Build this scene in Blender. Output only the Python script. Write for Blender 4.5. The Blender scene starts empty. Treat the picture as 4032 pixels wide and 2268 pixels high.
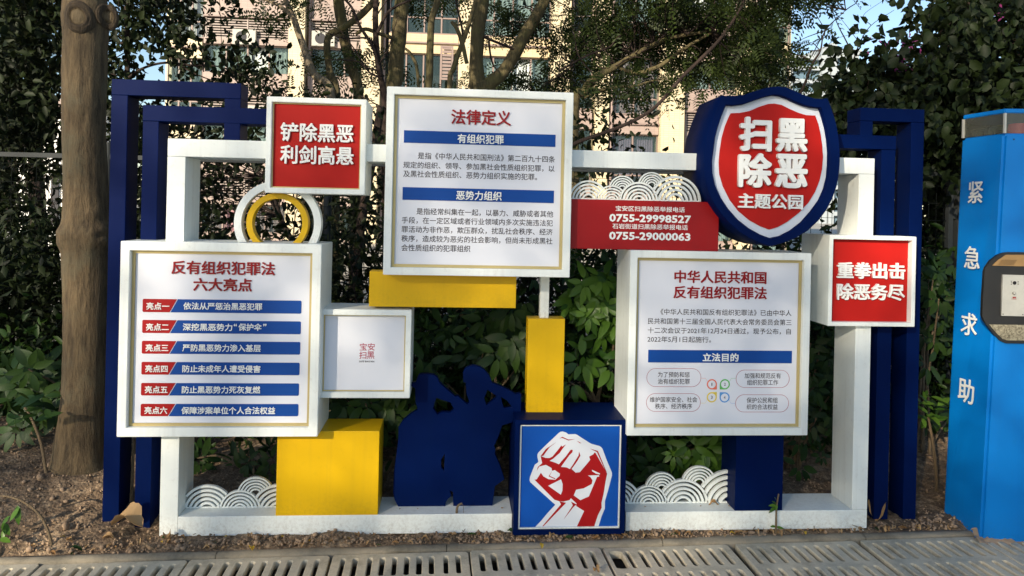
import bpy, bmesh, math, random
import numpy as np
from mathutils import Vector, Matrix, Quaternion
random.seed(7)
rng = np.random.default_rng(11)
S = bpy.context.scene
COL = S.collection
R_ = math.radians

# ------------------------------------------------------------------ camera, world, sun, exposure
TH, RO, F, CX, CY, CZ = R_(4.45), 0.022, 2911., 2016., 830., 1.503   # measured in photograph pixels
_c, _s = math.cos(RO), math.sin(RO)
FW = Vector((math.sin(TH), math.cos(TH), 0)); R0 = Vector((math.cos(TH), -math.sin(TH), 0))
RT = Vector((R0.x*_c, R0.y*_c, _s)); UP = Vector((-R0.x*_s, -R0.y*_s, _c))
cam = bpy.data.cameras.new('camera'); camo = bpy.data.objects.new('camera', cam); COL.objects.link(camo)
M = Matrix.Identity(4)
for i in range(3):
    M[i][0] = RT[i]; M[i][1] = UP[i]; M[i][2] = -FW[i]
M.translation = Vector((0, 0, CZ)); camo.matrix_world = M
cam.sensor_width = 36; cam.lens = F/4032*36; cam.shift_y = -304/4032; cam.clip_start = .05; cam.clip_end = 2000
S.camera = camo
SUNV = Vector((.75, 1.0, -.45)).normalized()        # direction the light travels
el = math.asin(-SUNV.z); rot = math.atan2(-SUNV.x, -SUNV.y)
W = bpy.data.worlds.new('World'); S.world = W; W.use_nodes = True
nt = W.node_tree; sky = nt.nodes.new('ShaderNodeTexSky'); sky.sky_type = 'NISHITA'; sky.sun_disc = False
sky.sun_elevation = el; sky.sun_rotation = rot % (2*math.pi); sky.air_density = 1.0; sky.dust_density = .6; sky.ozone_density = 1.6
nt.links.new(sky.outputs[0], nt.nodes['Background'].inputs[0]); nt.nodes['Background'].inputs[1].default_value = .095
sl = bpy.data.lights.new('sun', 'SUN'); sl.energy = 4.2; sl.angle = R_(.53); sl.color = (1, .87, .68)
slo = bpy.data.objects.new('sun', sl); COL.objects.link(slo)
slo.rotation_euler = SUNV.to_track_quat('-Z', 'Y').to_euler(); slo.location = (-8, -10, 8)
S.view_settings.view_transform = 'Standard'; S.view_settings.look = 'None'; S.view_settings.gamma = 1
S.view_settings.use_curve_mapping = False; S.view_settings.exposure = 1.14
S.cycles.max_bounces = 6; S.cycles.transparent_max_bounces = 12

def ray(px, py):
    return FW + RT*((px-CX)/F) + UP*((CY-py)/F)
def P(px, py, Y):                       # photograph pixel -> point on the vertical plane at distance Y
    d = ray(px, py); t = Y/d.y; return Vector((d.x*t, Y, CZ+d.z*t))
def Z(o, s, px, py, Y):                 # the same from an enlarged crop with origin o and scale s
    return P(o[0]+px/s, o[1]+py/s, Y)

# ------------------------------------------------------------------ materials
def newmat(name):
    m = bpy.data.materials.new(name); m.use_nodes = True
    return m, m.node_tree, m.node_tree.nodes['Principled BSDF']
def N(t, typ, **kw):
    n = t.nodes.new(typ)
    for k, v in kw.items(): setattr(n, k, v)
    return n
def coords(t, scale=(1, 1, 1)):
    tc = N(t, 'ShaderNodeTexCoord'); mp = N(t, 'ShaderNodeMapping'); mp.inputs['Scale'].default_value = scale
    t.links.new(tc.outputs['Object'], mp.inputs[0]); return mp.outputs[0]
def noise(t, co, scale, detail=4, rough=.6):
    n = N(t, 'ShaderNodeTexNoise'); n.inputs['Scale'].default_value = scale; n.inputs['Detail'].default_value = detail
    n.inputs['Roughness'].default_value = rough; t.links.new(co, n.inputs['Vector']); return n.outputs['Fac']
def ramp(t, fac, stops):
    r = N(t, 'ShaderNodeValToRGB'); cr = r.color_ramp
    while len(cr.elements) < len(stops): cr.elements.new(.5)
    for e, (p, c) in zip(cr.elements, stops): e.position = p; e.color = (*c, 1) if len(c) == 3 else c
    t.links.new(fac, r.inputs[0]); return r.outputs[0]
def bump(t, b, fac, strength, dist=.01):
    n = N(t, 'ShaderNodeBump'); n.inputs['Strength'].default_value = strength; n.inputs['Distance'].default_value = dist
    t.links.new(fac, n.inputs['Height']); t.links.new(n.outputs[0], b.inputs['Normal']); return n
def mul(c, k): return tuple(max(0, min(1, v*k)) for v in c)
def mat_plain(name, c, rough=.6, metal=0, var=.08, scale=6, bmp=0, spec=None):
    m, t, b = newmat(name); co = coords(t)
    f = noise(t, co, scale)
    t.links.new(ramp(t, f, [(.3, mul(c, 1-var)), (.7, mul(c, 1+var))]), b.inputs['Base Color'])
    b.inputs['Roughness'].default_value = rough; b.inputs['Metallic'].default_value = metal
    if spec is not None: b.inputs['Specular IOR Level'].default_value = spec
    if bmp: bump(t, b, noise(t, co, scale*8), bmp, .002)
    return m
def mat_paint(name, c, rough=.38, dirt=(.25, .2, .14), amt=.35, spec=.5):
    """powder-coated sheet metal: dust film in patches, fine orange-peel and slightly wavy sheets"""
    m, t, b = newmat(name); co = coords(t)
    big = noise(t, co, 2.2, 5, .65); fine = noise(t, co, 160, 2, .5); sp = noise(t, co, 38, 6, .75)
    base = N(t, 'ShaderNodeMix', data_type='RGBA'); base.inputs[6].default_value = (*mul(c, .93), 1); base.inputs[7].default_value = (*mul(c, 1.05), 1)
    t.links.new(big, base.inputs[0])
    dm = N(t, 'ShaderNodeMath', operation='MULTIPLY'); dm.inputs[1].default_value = amt
    t.links.new(ramp(t, sp, [(.55, (0, 0, 0)), (.8, (1, 1, 1))]), dm.inputs[0])
    cs = coords(t, (34, 34, 1.1)); stk = noise(t, cs, 1, 3, .6)
    sm = N(t, 'ShaderNodeMath', operation='MULTIPLY_ADD'); sm.inputs[1].default_value = amt*.45
    t.links.new(ramp(t, stk, [(.52, (0, 0, 0)), (.72, (1, 1, 1))]), sm.inputs[0]); t.links.new(dm.outputs[0], sm.inputs[2])
    sx = N(t, 'ShaderNodeSeparateXYZ'); t.links.new(co, sx.inputs[0])
    zr = N(t, 'ShaderNodeMapRange'); zr.inputs[1].default_value = -.02; zr.inputs[2].default_value = .11; zr.inputs[3].default_value = .62; zr.inputs[4].default_value = 0
    t.links.new(sx.outputs[2], zr.inputs[0])
    mud = N(t, 'ShaderNodeMath', operation='MULTIPLY'); t.links.new(zr.outputs[0], mud.inputs[0]); t.links.new(ramp(t, noise(t, co, 60, 6, .8), [(.45, (0, 0, 0)), (.7, (1, 1, 1))]), mud.inputs[1])
    tot = N(t, 'ShaderNodeMath', operation='ADD'); tot.use_clamp = True; t.links.new(sm.outputs[0], tot.inputs[0]); t.links.new(mud.outputs[0], tot.inputs[1])
    mx = N(t, 'ShaderNodeMix', data_type='RGBA'); t.links.new(tot.outputs[0], mx.inputs[0]); t.links.new(base.outputs[2], mx.inputs[6])
    mx.inputs[7].default_value = (*dirt, 1)
    t.links.new(mx.outputs[2], b.inputs['Base Color']); b.inputs['Specular IOR Level'].default_value = spec
    rr = N(t, 'ShaderNodeMapRange'); rr.inputs[3].default_value = rough*.8; rr.inputs[4].default_value = rough*1.35
    t.links.new(big, rr.inputs[0]); t.links.new(rr.outputs[0], b.inputs['Roughness'])
    add = N(t, 'ShaderNodeMath', operation='MULTIPLY_ADD'); add.inputs[1].default_value = .12
    t.links.new(fine, add.inputs[0]); t.links.new(big, add.inputs[2])
    bump(t, b, add.outputs[0], .25, .004)
    return m
def mat_leaf(name, c1, c2, trans=.3, rough=.45, extra=None):
    m, t, b = newmat(name)
    g = N(t, 'ShaderNodeNewGeometry'); oi = N(t, 'ShaderNodeObjectInfo')
    ad = N(t, 'ShaderNodeMath', operation='ADD'); t.links.new(g.outputs['Random Per Island'], ad.inputs[0]); t.links.new(oi.outputs['Random'], ad.inputs[1])
    fr = N(t, 'ShaderNodeMath', operation='FRACT'); t.links.new(ad.outputs[0], fr.inputs[0])
    st = [(.0, c1), (.75, c2)] + ([(.93, c2), (.97, extra)] if extra else [])
    col = ramp(t, fr.outputs[0], st)
    t.links.new(col, b.inputs['Base Color']); b.inputs['Roughness'].default_value = rough; b.inputs['Specular IOR Level'].default_value = .22
    tr = N(t, 'ShaderNodeBsdfTranslucent'); mx = N(t, 'ShaderNodeMixShader'); mx.inputs[0].default_value = trans
    hs = N(t, 'ShaderNodeHueSaturation'); hs.inputs['Value'].default_value = 1.5; hs.inputs['Hue'].default_value = .485
    t.links.new(col, hs.inputs['Color']); t.links.new(hs.outputs[0], tr.inputs[0])
    out = t.nodes['Material Output']
    t.links.new(b.outputs[0], mx.inputs[1]); t.links.new(tr.outputs[0], mx.inputs[2]); t.links.new(mx.outputs[0], out.inputs[0])
    return m
def mat_bark(name, c1, c2, sc=9, lichen=None):
    m, t, b = newmat(name); co = coords(t, (1, 1, .16)); co2 = coords(t)
    f = noise(t, co, sc*7, 8, .75); g = noise(t, co2, sc*.9, 6, .7)
    col = ramp(t, f, [(.3, c1), (.68, c2)])
    if lichen:
        mx = N(t, 'ShaderNodeMix', data_type='RGBA'); t.links.new(ramp(t, g, [(.5, (0, 0, 0)), (.66, (.7, .7, .7))]), mx.inputs[0])
        t.links.new(col, mx.inputs[6]); mx.inputs[7].default_value = (*lichen, 1); col = mx.outputs[2]
    t.links.new(col, b.inputs['Base Color']); b.inputs['Roughness'].default_value = .85
    ad = N(t, 'ShaderNodeMath', operation='ADD'); t.links.new(f, ad.inputs[0]); t.links.new(g, ad.inputs[1])
    bump(t, b, ad.outputs[0], 1.0, .02); return m
def mat_concrete(name, c1, c2, rough=.85):
    m, t, b = newmat(name); co = coords(t)
    f = noise(t, co, 7, 8, .65); g = noise(t, co, 90, 4, .7); h = noise(t, co, 1.6, 3)
    a = N(t, 'ShaderNodeMath', operation='MULTIPLY_ADD'); a.inputs[1].default_value = .35
    t.links.new(g, a.inputs[0]); t.links.new(f, a.inputs[2])
    sb = N(t, 'ShaderNodeMath', operation='MULTIPLY_ADD'); sb.inputs[1].default_value = .5
    t.links.new(h, sb.inputs[0]); t.links.new(a.outputs[0], sb.inputs[2])
    t.links.new(ramp(t, sb.outputs[0], [(.68, c1), (1.0, c2)]), b.inputs['Base Color'])
    b.inputs['Roughness'].default_value = rough; bump(t, b, a.outputs[0], .5, .006); return m

WHITE = mat_paint('white_painted_metal', (.77, .81, .78), .42, amt=.25)
BLUE = mat_paint('navy_painted_metal', (.0001, .0062, .052), .42, dirt=(.002, .012, .045), amt=.2, spec=.05)
YELL = mat_paint('yellow_painted_metal', (.66, .40, .003), .36, dirt=(.4, .26, .02), amt=.3, spec=.25)
REDP = mat_paint('red_painted_metal', (.30, .004, .006), .42, dirt=(.2, .02, .02), amt=.2, spec=.25)
REDF = mat_plain('red_poster_film', (.40, .008, .005), .6, var=.05, spec=.2)
POST = mat_plain('white_poster_film', (.68, .70, .76), .6, var=.025, scale=2)
GOLD = mat_plain('pale_gold_trim', (.50, .40, .18), .38, metal=.35)
WLET = mat_plain('white_acrylic_letter', (.80, .81, .78), .45, var=.02)
RLET = mat_plain('dark_red_acrylic_letter', (.26, .004, .008), .4, var=.05, spec=.25)
BARB = mat_plain('blue_print', (.003, .055, .27), .55, var=.03, spec=.2)
POSB = mat_plain('bright_blue_print', (.002, .07, .36), .5, var=.04, spec=.2)
BARR = mat_plain('red_print', (.34, .006, .008), .5, var=.03, spec=.2)
INK = mat_plain('black_ink', (.035, .03, .04), .6, var=.02)
INKR = mat_plain('crimson_ink', (.35, .02, .06), .6, var=.02)
WPRI = mat_plain('white_print', (.66, .69, .74), .55, var=.02)
ORG = mat_plain('orange_print', (.75, .16, .09), .5); GRN = mat_plain('green_print', (.10, .42, .10), .5)
YLP = mat_plain('yellow_print', (.68, .52, .06), .5); BLP = mat_plain('light_blue_print', (.08, .28, .62), .5)
SIGNW = mat_paint('shield_grey_white', (.60, .65, .74), .38, amt=.12)
SKYB = mat_paint('sky_blue_painted_steel', (.001, .17, .54), .34, dirt=(.01, .15, .40), amt=.3, spec=.25)
BLACKM = mat_plain('black_steel', (.012, .012, .012), .5); STEEL = mat_plain('brushed_steel', (.52, .51, .46), .42, .35, var=.06, scale=30)
TAN = mat_plain('tan_speaker_panel', (.32, .19, .07), .5, var=.1, scale=14)
LENS = mat_plain('dark_lens', (.01, .01, .012), .1)
FENCE = mat_plain('dark_green_fence_wire', (.008, .010, .010), .8, var=.2, scale=30, spec=.03)
GREYM = mat_plain('grey_galvanised_post', (.03, .035, .037), .6, 0, var=.15, spec=.2)
BARK = mat_bark('smooth_brown_bark', (.030, .019, .009), (.19, .132, .066), 5, (.14, .12, .07))
BARKO = mat_bark('olive_bark', (.05, .04, .018), (.17, .135, .06), 6, (.13, .125, .04))
BARKD = mat_bark('dark_red_bark', (.013, .008, .006), (.042, .023, .016), 6)
BARKP = mat_bark('pale_bark', (.16, .12, .075), (.38, .31, .21), 5)
TWIG = mat_bark('young_stem', (.14, .09, .05), (.28, .21, .12), 20)
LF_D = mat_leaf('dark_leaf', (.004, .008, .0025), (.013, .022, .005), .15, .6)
LF_F = mat_leaf('feathery_leaf', (.012, .022, .006), (.040, .060, .014), .3, .5)
LF_S = mat_leaf('sunlit_umbrella_leaf', (.030, .085, .012), (.10, .20, .026), .25, .32)  # bright copy: sunlight on the shrub put into the leaf colour
LF_SD = mat_leaf('shaded_umbrella_leaf', (.010, .030, .007), (.032, .068, .012), .2, .45)  # same leaf, shade put in as a darker colour
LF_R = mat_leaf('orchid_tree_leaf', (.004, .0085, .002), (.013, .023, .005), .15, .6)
LF_DRY = mat_leaf('dry_leaf', (.22, .11, .035), (.42, .27, .13), .1, .7)
LF_YEL = mat_leaf('yellow_leaf', (.50, .30, .02), (.58, .40, .05), .25, .6)
PETAL = mat_leaf('magenta_petal', (.25, .03, .14), (.4, .08, .28), .3, .5)
CONC = mat_concrete('drain_cover_concrete', (.26, .23, .165), (.56, .49, .36))
CONC2 = mat_concrete('kerb_concrete', (.12, .105, .075), (.27, .23, .165))
CONCD = mat_concrete('channel_concrete', (.04, .036, .03), (.10, .09, .075))

def soil_mat():
    m, t, b = newmat('dry_brown_soil'); co = coords(t)
    f = noise(t, co, 30, 8, .7); g = noise(t, co, 3.0, 4, .6); v = N(t, 'ShaderNodeTexVoronoi'); v.inputs['Scale'].default_value = 70
    t.links.new(co, v.inputs['Vector'])
    a = N(t, 'ShaderNodeMath', operation='MULTIPLY_ADD'); a.inputs[1].default_value = .7; t.links.new(g, a.inputs[0]); t.links.new(f, a.inputs[2])
    t.links.new(ramp(t, a.outputs[0], [(.62, (.07, .042, .024)), (.88, (.20, .135, .08)), (1.1, (.38, .27, .165))]), b.inputs['Base Color'])
    b.inputs['Roughness'].default_value = .95
    s = N(t, 'ShaderNodeMath', operation='MULTIPLY_ADD'); s.inputs[1].default_value = -.5; t.links.new(v.outputs[0], s.inputs[0]); t.links.new(f, s.inputs[2])
    bump(t, b, s.outputs[0], .9, .015); return m
SOIL = soil_mat()
CLOD = mat_concrete('soil_clod', (.11, .07, .04), (.34, .235, .15))

# ------------------------------------------------------------------ object helpers
def tag(o, label=None, cat=None, group=None, kind=None):
    if label: o['label'] = label
    if cat: o['category'] = cat
    if group: o['group'] = group
    if kind: o['kind'] = kind
    return o
def thing(name, label, cat, loc, group=None):
    o = bpy.data.objects.new(name, None); COL.objects.link(o); o.location = loc; o.empty_display_size = .1
    return tag(o, label, cat, group)
def link(me, name, parent=None, mats=None, world=True):
    if mats is not None and not me.materials:
        for m in (mats if isinstance(mats, (list, tuple)) else [mats]): me.materials.append(m)
    o = bpy.data.objects.new(name, me); COL.objects.link(o)
    if parent is not None:
        o.parent = parent
        if parent.type == 'EMPTY' and world: o.location = -parent.location
    return o
def recentre(o):                        # put a lone mesh's origin at its base
    me = o.data; co = np.empty(len(me.vertices)*3, 'f'); me.vertices.foreach_get('co', co); co = co.reshape(-1, 3)
    c = (co.min(0)+co.max(0))/2; c[2] = co[:, 2].min()
    co -= c; me.vertices.foreach_set('co', co.ravel()); me.update(); o.location = Vector(c.tolist()); return o
def mesh_np(name, v, f, smooth=False):
    """v (n,3), f (m,k) with k=3 or 4"""
    me = bpy.data.meshes.new(name); v = np.asarray(v, 'f'); f = np.asarray(f, 'i'); k = f.shape[1]
    me.vertices.add(len(v)); me.vertices.foreach_set('co', v.ravel())
    me.loops.add(f.size); me.loops.foreach_set('vertex_index', f.ravel())
    me.polygons.add(len(f)); me.polygons.foreach_set('loop_start', np.arange(0, f.size, k, dtype='i')); me.polygons.foreach_set('loop_total', np.full(len(f), k, 'i'))
    if smooth: me.polygons.foreach_set('use_smooth', np.ones(len(f), bool))
    me.update(calc_edges=True); me.validate(); return me
def bm_mesh(bm, name, smooth=False):
    me = bpy.data.meshes.new(name); bmesh.ops.recalc_face_normals(bm, faces=bm.faces); bm.to_mesh(me); bm.free()
    if smooth:
        for p in me.polygons: p.use_smooth = True
    return me
def add_box(bm, x0, x1, y0, y1, z0, z1):
    vs = [bm.verts.new((x, y, z)) for x in (x0, x1) for y in (y0, y1) for z in (z0, z1)]
    fs = [(0, 1, 3, 2), (4, 6, 7, 5), (0, 4, 5, 1), (2, 3, 7, 6), (0, 2, 6, 4), (1, 5, 7, 3)]
    return [bm.faces.new([vs[i] for i in f]) for f in fs]
def box_mesh(x0, x1, y0, y1, z0, z1, bev=.002, name='box'):
    bm = bmesh.new(); add_box(bm, x0, x1, y0, y1, z0, z1)
    if bev: bmesh.ops.bevel(bm, geom=bm.edges[:], offset=bev, segments=2, affect='EDGES', profile=.6)
    return bm_mesh(bm, name)
def boxes_mesh(lst, bev=0, name='boxes'):
    bm = bmesh.new()
    for b in lst: add_box(bm, *b)
    if bev: bmesh.ops.bevel(bm, geom=bm.edges[:], offset=bev, segments=1, affect='EDGES')
    return bm_mesh(bm, name)
def eval_curve(cu, name):
    o = bpy.data.objects.new('tmp', cu); COL.objects.link(o)
    me = bpy.data.meshes.new_from_object(o.evaluated_get(bpy.context.evaluated_depsgraph_get()))
    bpy.data.objects.remove(o); bpy.data.curves.remove(cu); me.name = name; me.materials.clear(); return me
def xform(me, fn):
    co = np.empty(len(me.vertices)*3, 'f'); me.vertices.foreach_get('co', co); co = fn(co.reshape(-1, 3)); me.vertices.foreach_set('co', np.ascontiguousarray(co, 'f').ravel()); me.update()
    return me
def plate(loops, y, thick, name='plate', bev=0, horizontal=False):
    """flat cut-out: list of closed loops [(x,z),...] (first outer, rest holes), front face at y, thickness going back"""
    cu = bpy.data.curves.new('c', 'CURVE'); cu.dimensions = '2D'; cu.fill_mode = 'BOTH'; cu.extrude = max(thick/2-bev, .00005); cu.bevel_depth = bev; cu.bevel_resolution = 0
    if bev: cu.offset = -bev
    for lp in loops:
        sp = cu.splines.new('POLY'); sp.points.add(len(lp)-1)
        for p, q in zip(sp.points, lp): p.co = (q[0], q[1], 0, 1)
        sp.use_cyclic_u = True
    me = eval_curve(cu, name); e = thick/2
    if horizontal: return xform(me, lambda c: np.stack([c[:, 0], c[:, 1], c[:, 2]-e+y], 1))
    return xform(me, lambda c: np.stack([c[:, 0], y+e-c[:, 2], c[:, 1]], 1))
def W2(o, s, pts, Y):                   # crop pixels -> [(x,z)]
    return [(q.x, q.z) for q in (Z(o, s, a, b, Y) for a, b in pts)]
def rect_of(TL, TR, BL, BR, Y, o=(0, 0), s=1):
    a, b, c, d = (Z(o, s, *q, Y) for q in (TL, TR, BL, BR))
    return ((a.x+c.x)/2, (b.x+d.x)/2, (c.z+d.z)/2, (a.z+b.z)/2)      # x0,x1,z0,z1

_tc = {}
def text_raw(body, depth=0., bold=0., res=2):
    key = (body, round(depth, 4), bold, res)
    if key in _tc: return _tc[key].copy()
    cu = bpy.data.curves.new('t', 'FONT'); cu.body = body; cu.resolution_u = res; cu.extrude = depth/2; cu.size = 1
    me = eval_curve(cu, 'text')
    if bold:                            # heavier strokes: the same outline repeated a pen-width apart
        co = np.empty(len(me.vertices)*3, 'f'); me.vertices.foreach_get('co', co); co = co.reshape(-1, 3)
        bm = bmesh.new(); bm.from_mesh(me)
        out = bmesh.new()
        offs = [(0, 0)]+[(bold*math.cos(a), bold*math.sin(a)) for a in [k*math.pi/4+.3 for k in range(8)]]
        for k, (dx, dy) in enumerate(offs):
            m2 = me.copy(); xform(m2, lambda c: c*np.array([1, 1, 1+.004*k], 'f')+np.array([dx, dy, .0005*k if not depth else 0], 'f'))
            out.from_mesh(m2); bpy.data.meshes.remove(m2)
        bm.free(); out.to_mesh(me); out.free()
    _tc[key] = me; return me.copy()
def bbox(me):
    co = np.empty(len(me.vertices)*3, 'f'); me.vertices.foreach_get('co', co); co = co.reshape(-1, 3); return co.min(0), co.max(0), co
def text_fit(body, x0, x1, z0, z1, y, depth, mat, parent, name='printed_text', bold=0., fitz=True):
    """text whose ink fills the rectangle; depth in metres in front of y"""
    me = text_raw(body, .02 if depth > .001 else 0, bold); lo, hi, co = bbox(me)
    sx = (x1-x0)/(hi[0]-lo[0]); sz = (z1-z0)/(hi[1]-lo[1]) if fitz else sx
    zc = (z0+z1)/2; mid = (lo[1]+hi[1])/2; zr = max(hi[2]-lo[2], 1e-6); zlo = lo[2]
    dd = depth if depth > .001 else 0
    me.name = name
    xform(me, lambda c: np.stack([(c[:, 0]-lo[0])*sx+x0, y-(.0006 if not dd else 0)-(c[:, 2]-zlo)/zr*max(dd, .0004), (c[:, 1]-mid)*sz+zc], 1))
    return link(me, name, parent, mat)
def chars(body, x0, x1, z0, z1, y, depth, mat, parent, bold=.02, name='raised_character', gap=0.06):
    n = len(body); w = (x1-x0)/(n-gap); 
    for i, ch in enumerate(body):
        me = text_raw(ch, .02, bold); s = w; h = (z1-z0)
        nomx0, nomx1, nomz0, nomz1 = 0.03, .97, -.07, .85           # nominal CJK ink box
        lo, hi, co = bbox(me); zr = max(hi[2]-lo[2], 1e-6); zl = lo[2]
        adv = w*(1-gap)
        X = x0+i*w
        xform(me, lambda c: np.stack([X+(c[:, 0]-nomx0)/(nomx1-nomx0)*adv, y-(c[:, 2]-zl)/zr*depth, z0+(c[:, 1]-nomz0)/(nomz1-nomz0)*h], 1))
        me.name = name; link(me, name, parent, mat)
def T(body, l, r, Y, par, mat, h, o, s, depth=0, bold=0., raised=False, name='printed_text'):
    """text between two crop pixels l=(x,yc), r=(x,yc) with ink height h (crop pixels)"""
    a = Z(o, s, *l, Y); b = Z(o, s, *r, Y); zc = (a.z+b.z)/2
    hh = abs(Z(o, s, l[0], l[1]-h/2, Y).z-Z(o, s, l[0], l[1]+h/2, Y).z)
    if raised: chars(body, a.x, b.x, zc-hh/2, zc+hh/2, Y, depth, mat, par, bold)
    else: return text_fit(body, a.x, b.x, zc-hh/2, zc+hh/2, Y, depth, mat, par, name, bold)

# ------------------------------------------------------------------ numpy noise
def vnoise(x, y, seed=0):
    xi = np.floor(x).astype(np.int64); yi = np.floor(y).astype(np.int64); xf = x-xi; yf = y-yi
    def h(a, b):
        n = (a*374761393+b*668265263+seed*974634777) & 0x7fffffff; n = ((n ^ (n >> 13))*1274126177) & 0x7fffffff
        return ((n ^ (n >> 16)) & 0xffff)/65535.
    u = xf*xf*(3-2*xf); v = yf*yf*(3-2*yf)
    return (h(xi, yi)*(1-u)+h(xi+1, yi)*u)*(1-v)+(h(xi, yi+1)*(1-u)+h(xi+1, yi+1)*u)*v
def fbm(x, y, oct=5, seed=0):
    r = 0; a = .5
    for k in range(oct): r = r+a*vnoise(x*2**k, y*2**k, seed+k); a *= .55
    return r
def kerb_y(x): return 3.325+.0325*x      # back edge of the drain covers
def ground_z(x, y):
    x = np.asarray(x, float); y = np.asarray(y, float)
    d = np.clip((y-kerb_y(x)-.05), 0, 9)
    left = np.clip((-1.35-x)/.9, 0, 1)
    z = -.022+.10*np.clip(d/.5, 0, 1)*np.where(x < -1.45, 1, .25)+.17*np.clip((d-.2)/1.4, 0, 1)+.05*left*np.clip(d/.4, 0, 1)
    return z

# ------------------------------------------------------------------ GROUND
def build_ground():
    xs = np.arange(-3.6, 4.6, .0135); ys = np.arange(0, 3.0, .0135)
    ys = np.concatenate([np.arange(0, 1.2, .0135), np.arange(1.2, 3.2, .035)])
    X, D = np.meshgrid(xs, ys); Y = kerb_y(X)+.045+D
    Zb = ground_z(X, Y); n = fbm(X*4, Y*4, 6, 3)
    rough = (fbm(X*16, Y*16, 4, 9)-.5)
    amp = np.clip(D/.05, .15, 1)
    Zb = Zb+(n-.45)*.05*amp+rough*.035*amp+np.maximum(0, fbm(X*45, Y*45, 2, 17)-.48)*.035*amp
    nx, ny = len(xs), len(ys); idx = np.arange(nx*ny).reshape(ny, nx)
    f = np.stack([idx[:-1, :-1], idx[:-1, 1:], idx[1:, 1:], idx[1:, :-1]], -1).reshape(-1, 4)
    o = link(mesh_np('soil', np.stack([X, Y, Zb], -1).reshape(-1, 3), f, True), 'soil_bed', None, SOIL); tag(o, kind='structure')
    # ground beyond, to the horizon
    bm = bmesh.new(); add_box(bm, -600, 600, 6.4, 900, -1, .17)
    tag(link(bm_mesh(bm, 'g'), 'ground', None, mat_concrete('pale_yard_ground', (.22, .2, .16), (.42, .39, .33))), kind='structure')
    tag(link(boxes_mesh([(-600, -3.55, 3.0, 6.4, -1, .12), (4.5, 600, 3.5, 6.4, -1, .12)]), 'ground', None, SOIL), kind='structure')
    tag(link(boxes_mesh([(-600, 600, -900, 2.62, -1, -.035)]), 'pavement', None, mat_concrete('pavement', (.2, .19, .165), (.36, .34, .3))), kind='structure')
    # channel
    bm = bmesh.new()
    for x0, x1 in [(-4.2, 4.8)]:
        def q(x, d): return (x, kerb_y(x)+d)
        for (d0, d1, z0, z1) in [(-.75, .012, -.36, -.33), (.012, .05, -.33, -.075)]:
            v = [bm.verts.new((*q(x, d), z)) for x in (x0, x1) for d in (d0, d1) for z in (z0, z1)]
            for fc in [(0, 1, 3, 2), (4, 6, 7, 5), (0, 4, 5, 1), (2, 3, 7, 6), (0, 2, 6, 4), (1, 5, 7, 3)]: bm.faces.new([v[i] for i in fc])
    tag(link(bm_mesh(bm, 'ch'), 'drain_channel', None, CONCD), kind='structure')
    # kerb strip, a few cast lengths
    k = thing('kerb', 'low stained concrete kerb between the soil bed and the drain covers', 'kerb', (0, kerb_y(0)+.03, -.03)); del k['label']; del k['category']; k['kind'] = 'structure'
    x = -4.0
    while x < 4.6:
        L = 1.0; bm = bmesh.new(); n = 40
        for i in range(n):
            for j, (d, z) in enumerate([(.004, -.09), (.004, -.030), (.010, -.022), (.030, -.018), (.058, -.022), (.066, -.06)]):
                xx = x+L*.997*i/(n-1); w = float(fbm(np.array(xx*9), np.array(j*3.1), 3, 5))-.45
                bm.verts.new((xx, kerb_y(xx)+d+w*.012*(j > 0), z+w*.010*(j in (1, 2, 3, 4))))
        bm.verts.ensure_lookup_table()
        for i in range(n-1):
            for j in range(5): bm.faces.new([bm.verts[i*6+j], bm.verts[(i+1)*6+j], bm.verts[(i+1)*6+j+1], bm.verts[i*6+j+1]])
        link(bm_mesh(bm, 'kerb', True), 'kerbstone', k, CONC2); x += L
build_ground()

# drain covers: concrete slabs with two rows of ten slots
def slab_mesh(seed):
    r = random.Random(seed); L, D = .594, .47
    c = .012; outer = [(-L/2+c, -D), (L/2-c, -D), (L/2, -D+c), (L/2, -c*1.3), (L/2-c, 0), (-L/2+c*.6, 0), (-L/2, -c), (-L/2, -D+c)]
    loops = [outer]; xs = []; x = -.2485
    for i in range(10):
        xs.append(x); x += .0625 if i in (1, 7) else .0532
    for row in (0, 1):
        y1 = -.036-row*.205; y0 = y1-.160
        for xx in xs:
            w = .0108+r.uniform(-.0014, .0014); lp = []
            if seed == 3 and row == 0 and xx == xs[0]: w = .03
            for k in range(7): a = math.pi*k/6; lp.append((xx+w*math.cos(a)+r.uniform(-.0008, .0008), y1-.0125+.0125*math.sin(a)))
            for k in range(7): a = math.pi+math.pi*k/6; lp.append((xx+w*math.cos(a)+r.uniform(-.0008, .0008), y0+.0125+.0125*math.sin(a)))
            loops.append(lp)
    return plate(loops, 0, .034, 'slab', .0025, horizontal=True)
seams = [-1.7045-1.2-.006, -1.7045-.6, -1.7045, -1.1091, -.5056, .1021, .6975, 1.3155, 1.954, 2.5563, 3.16, 3.76]
slabs = [slab_mesh(k) for k in range(4)]
slab_lab = ['concrete drain cover cut by the left edge of the photo', 'drain cover in front of the bare soil, leftmost one shown whole', 'sunlit drain cover below the left end of the white frame',
            'drain cover in front of the yellow cube', 'drain cover with a thin gap in front of the navy twin silhouette', 'drain cover straight in front of the fist picture box',
            'drain cover with a broken open slot to the right of the fist box', 'drain cover in front of the navy pedestal and its white waves', 'drain cover in front of the right white foot, skewed in its row',
            'rightmost drain cover at the foot of the sky blue pillar', 'far right drain cover mostly beyond the photo edge']
ang = math.atan(.0325)
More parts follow.
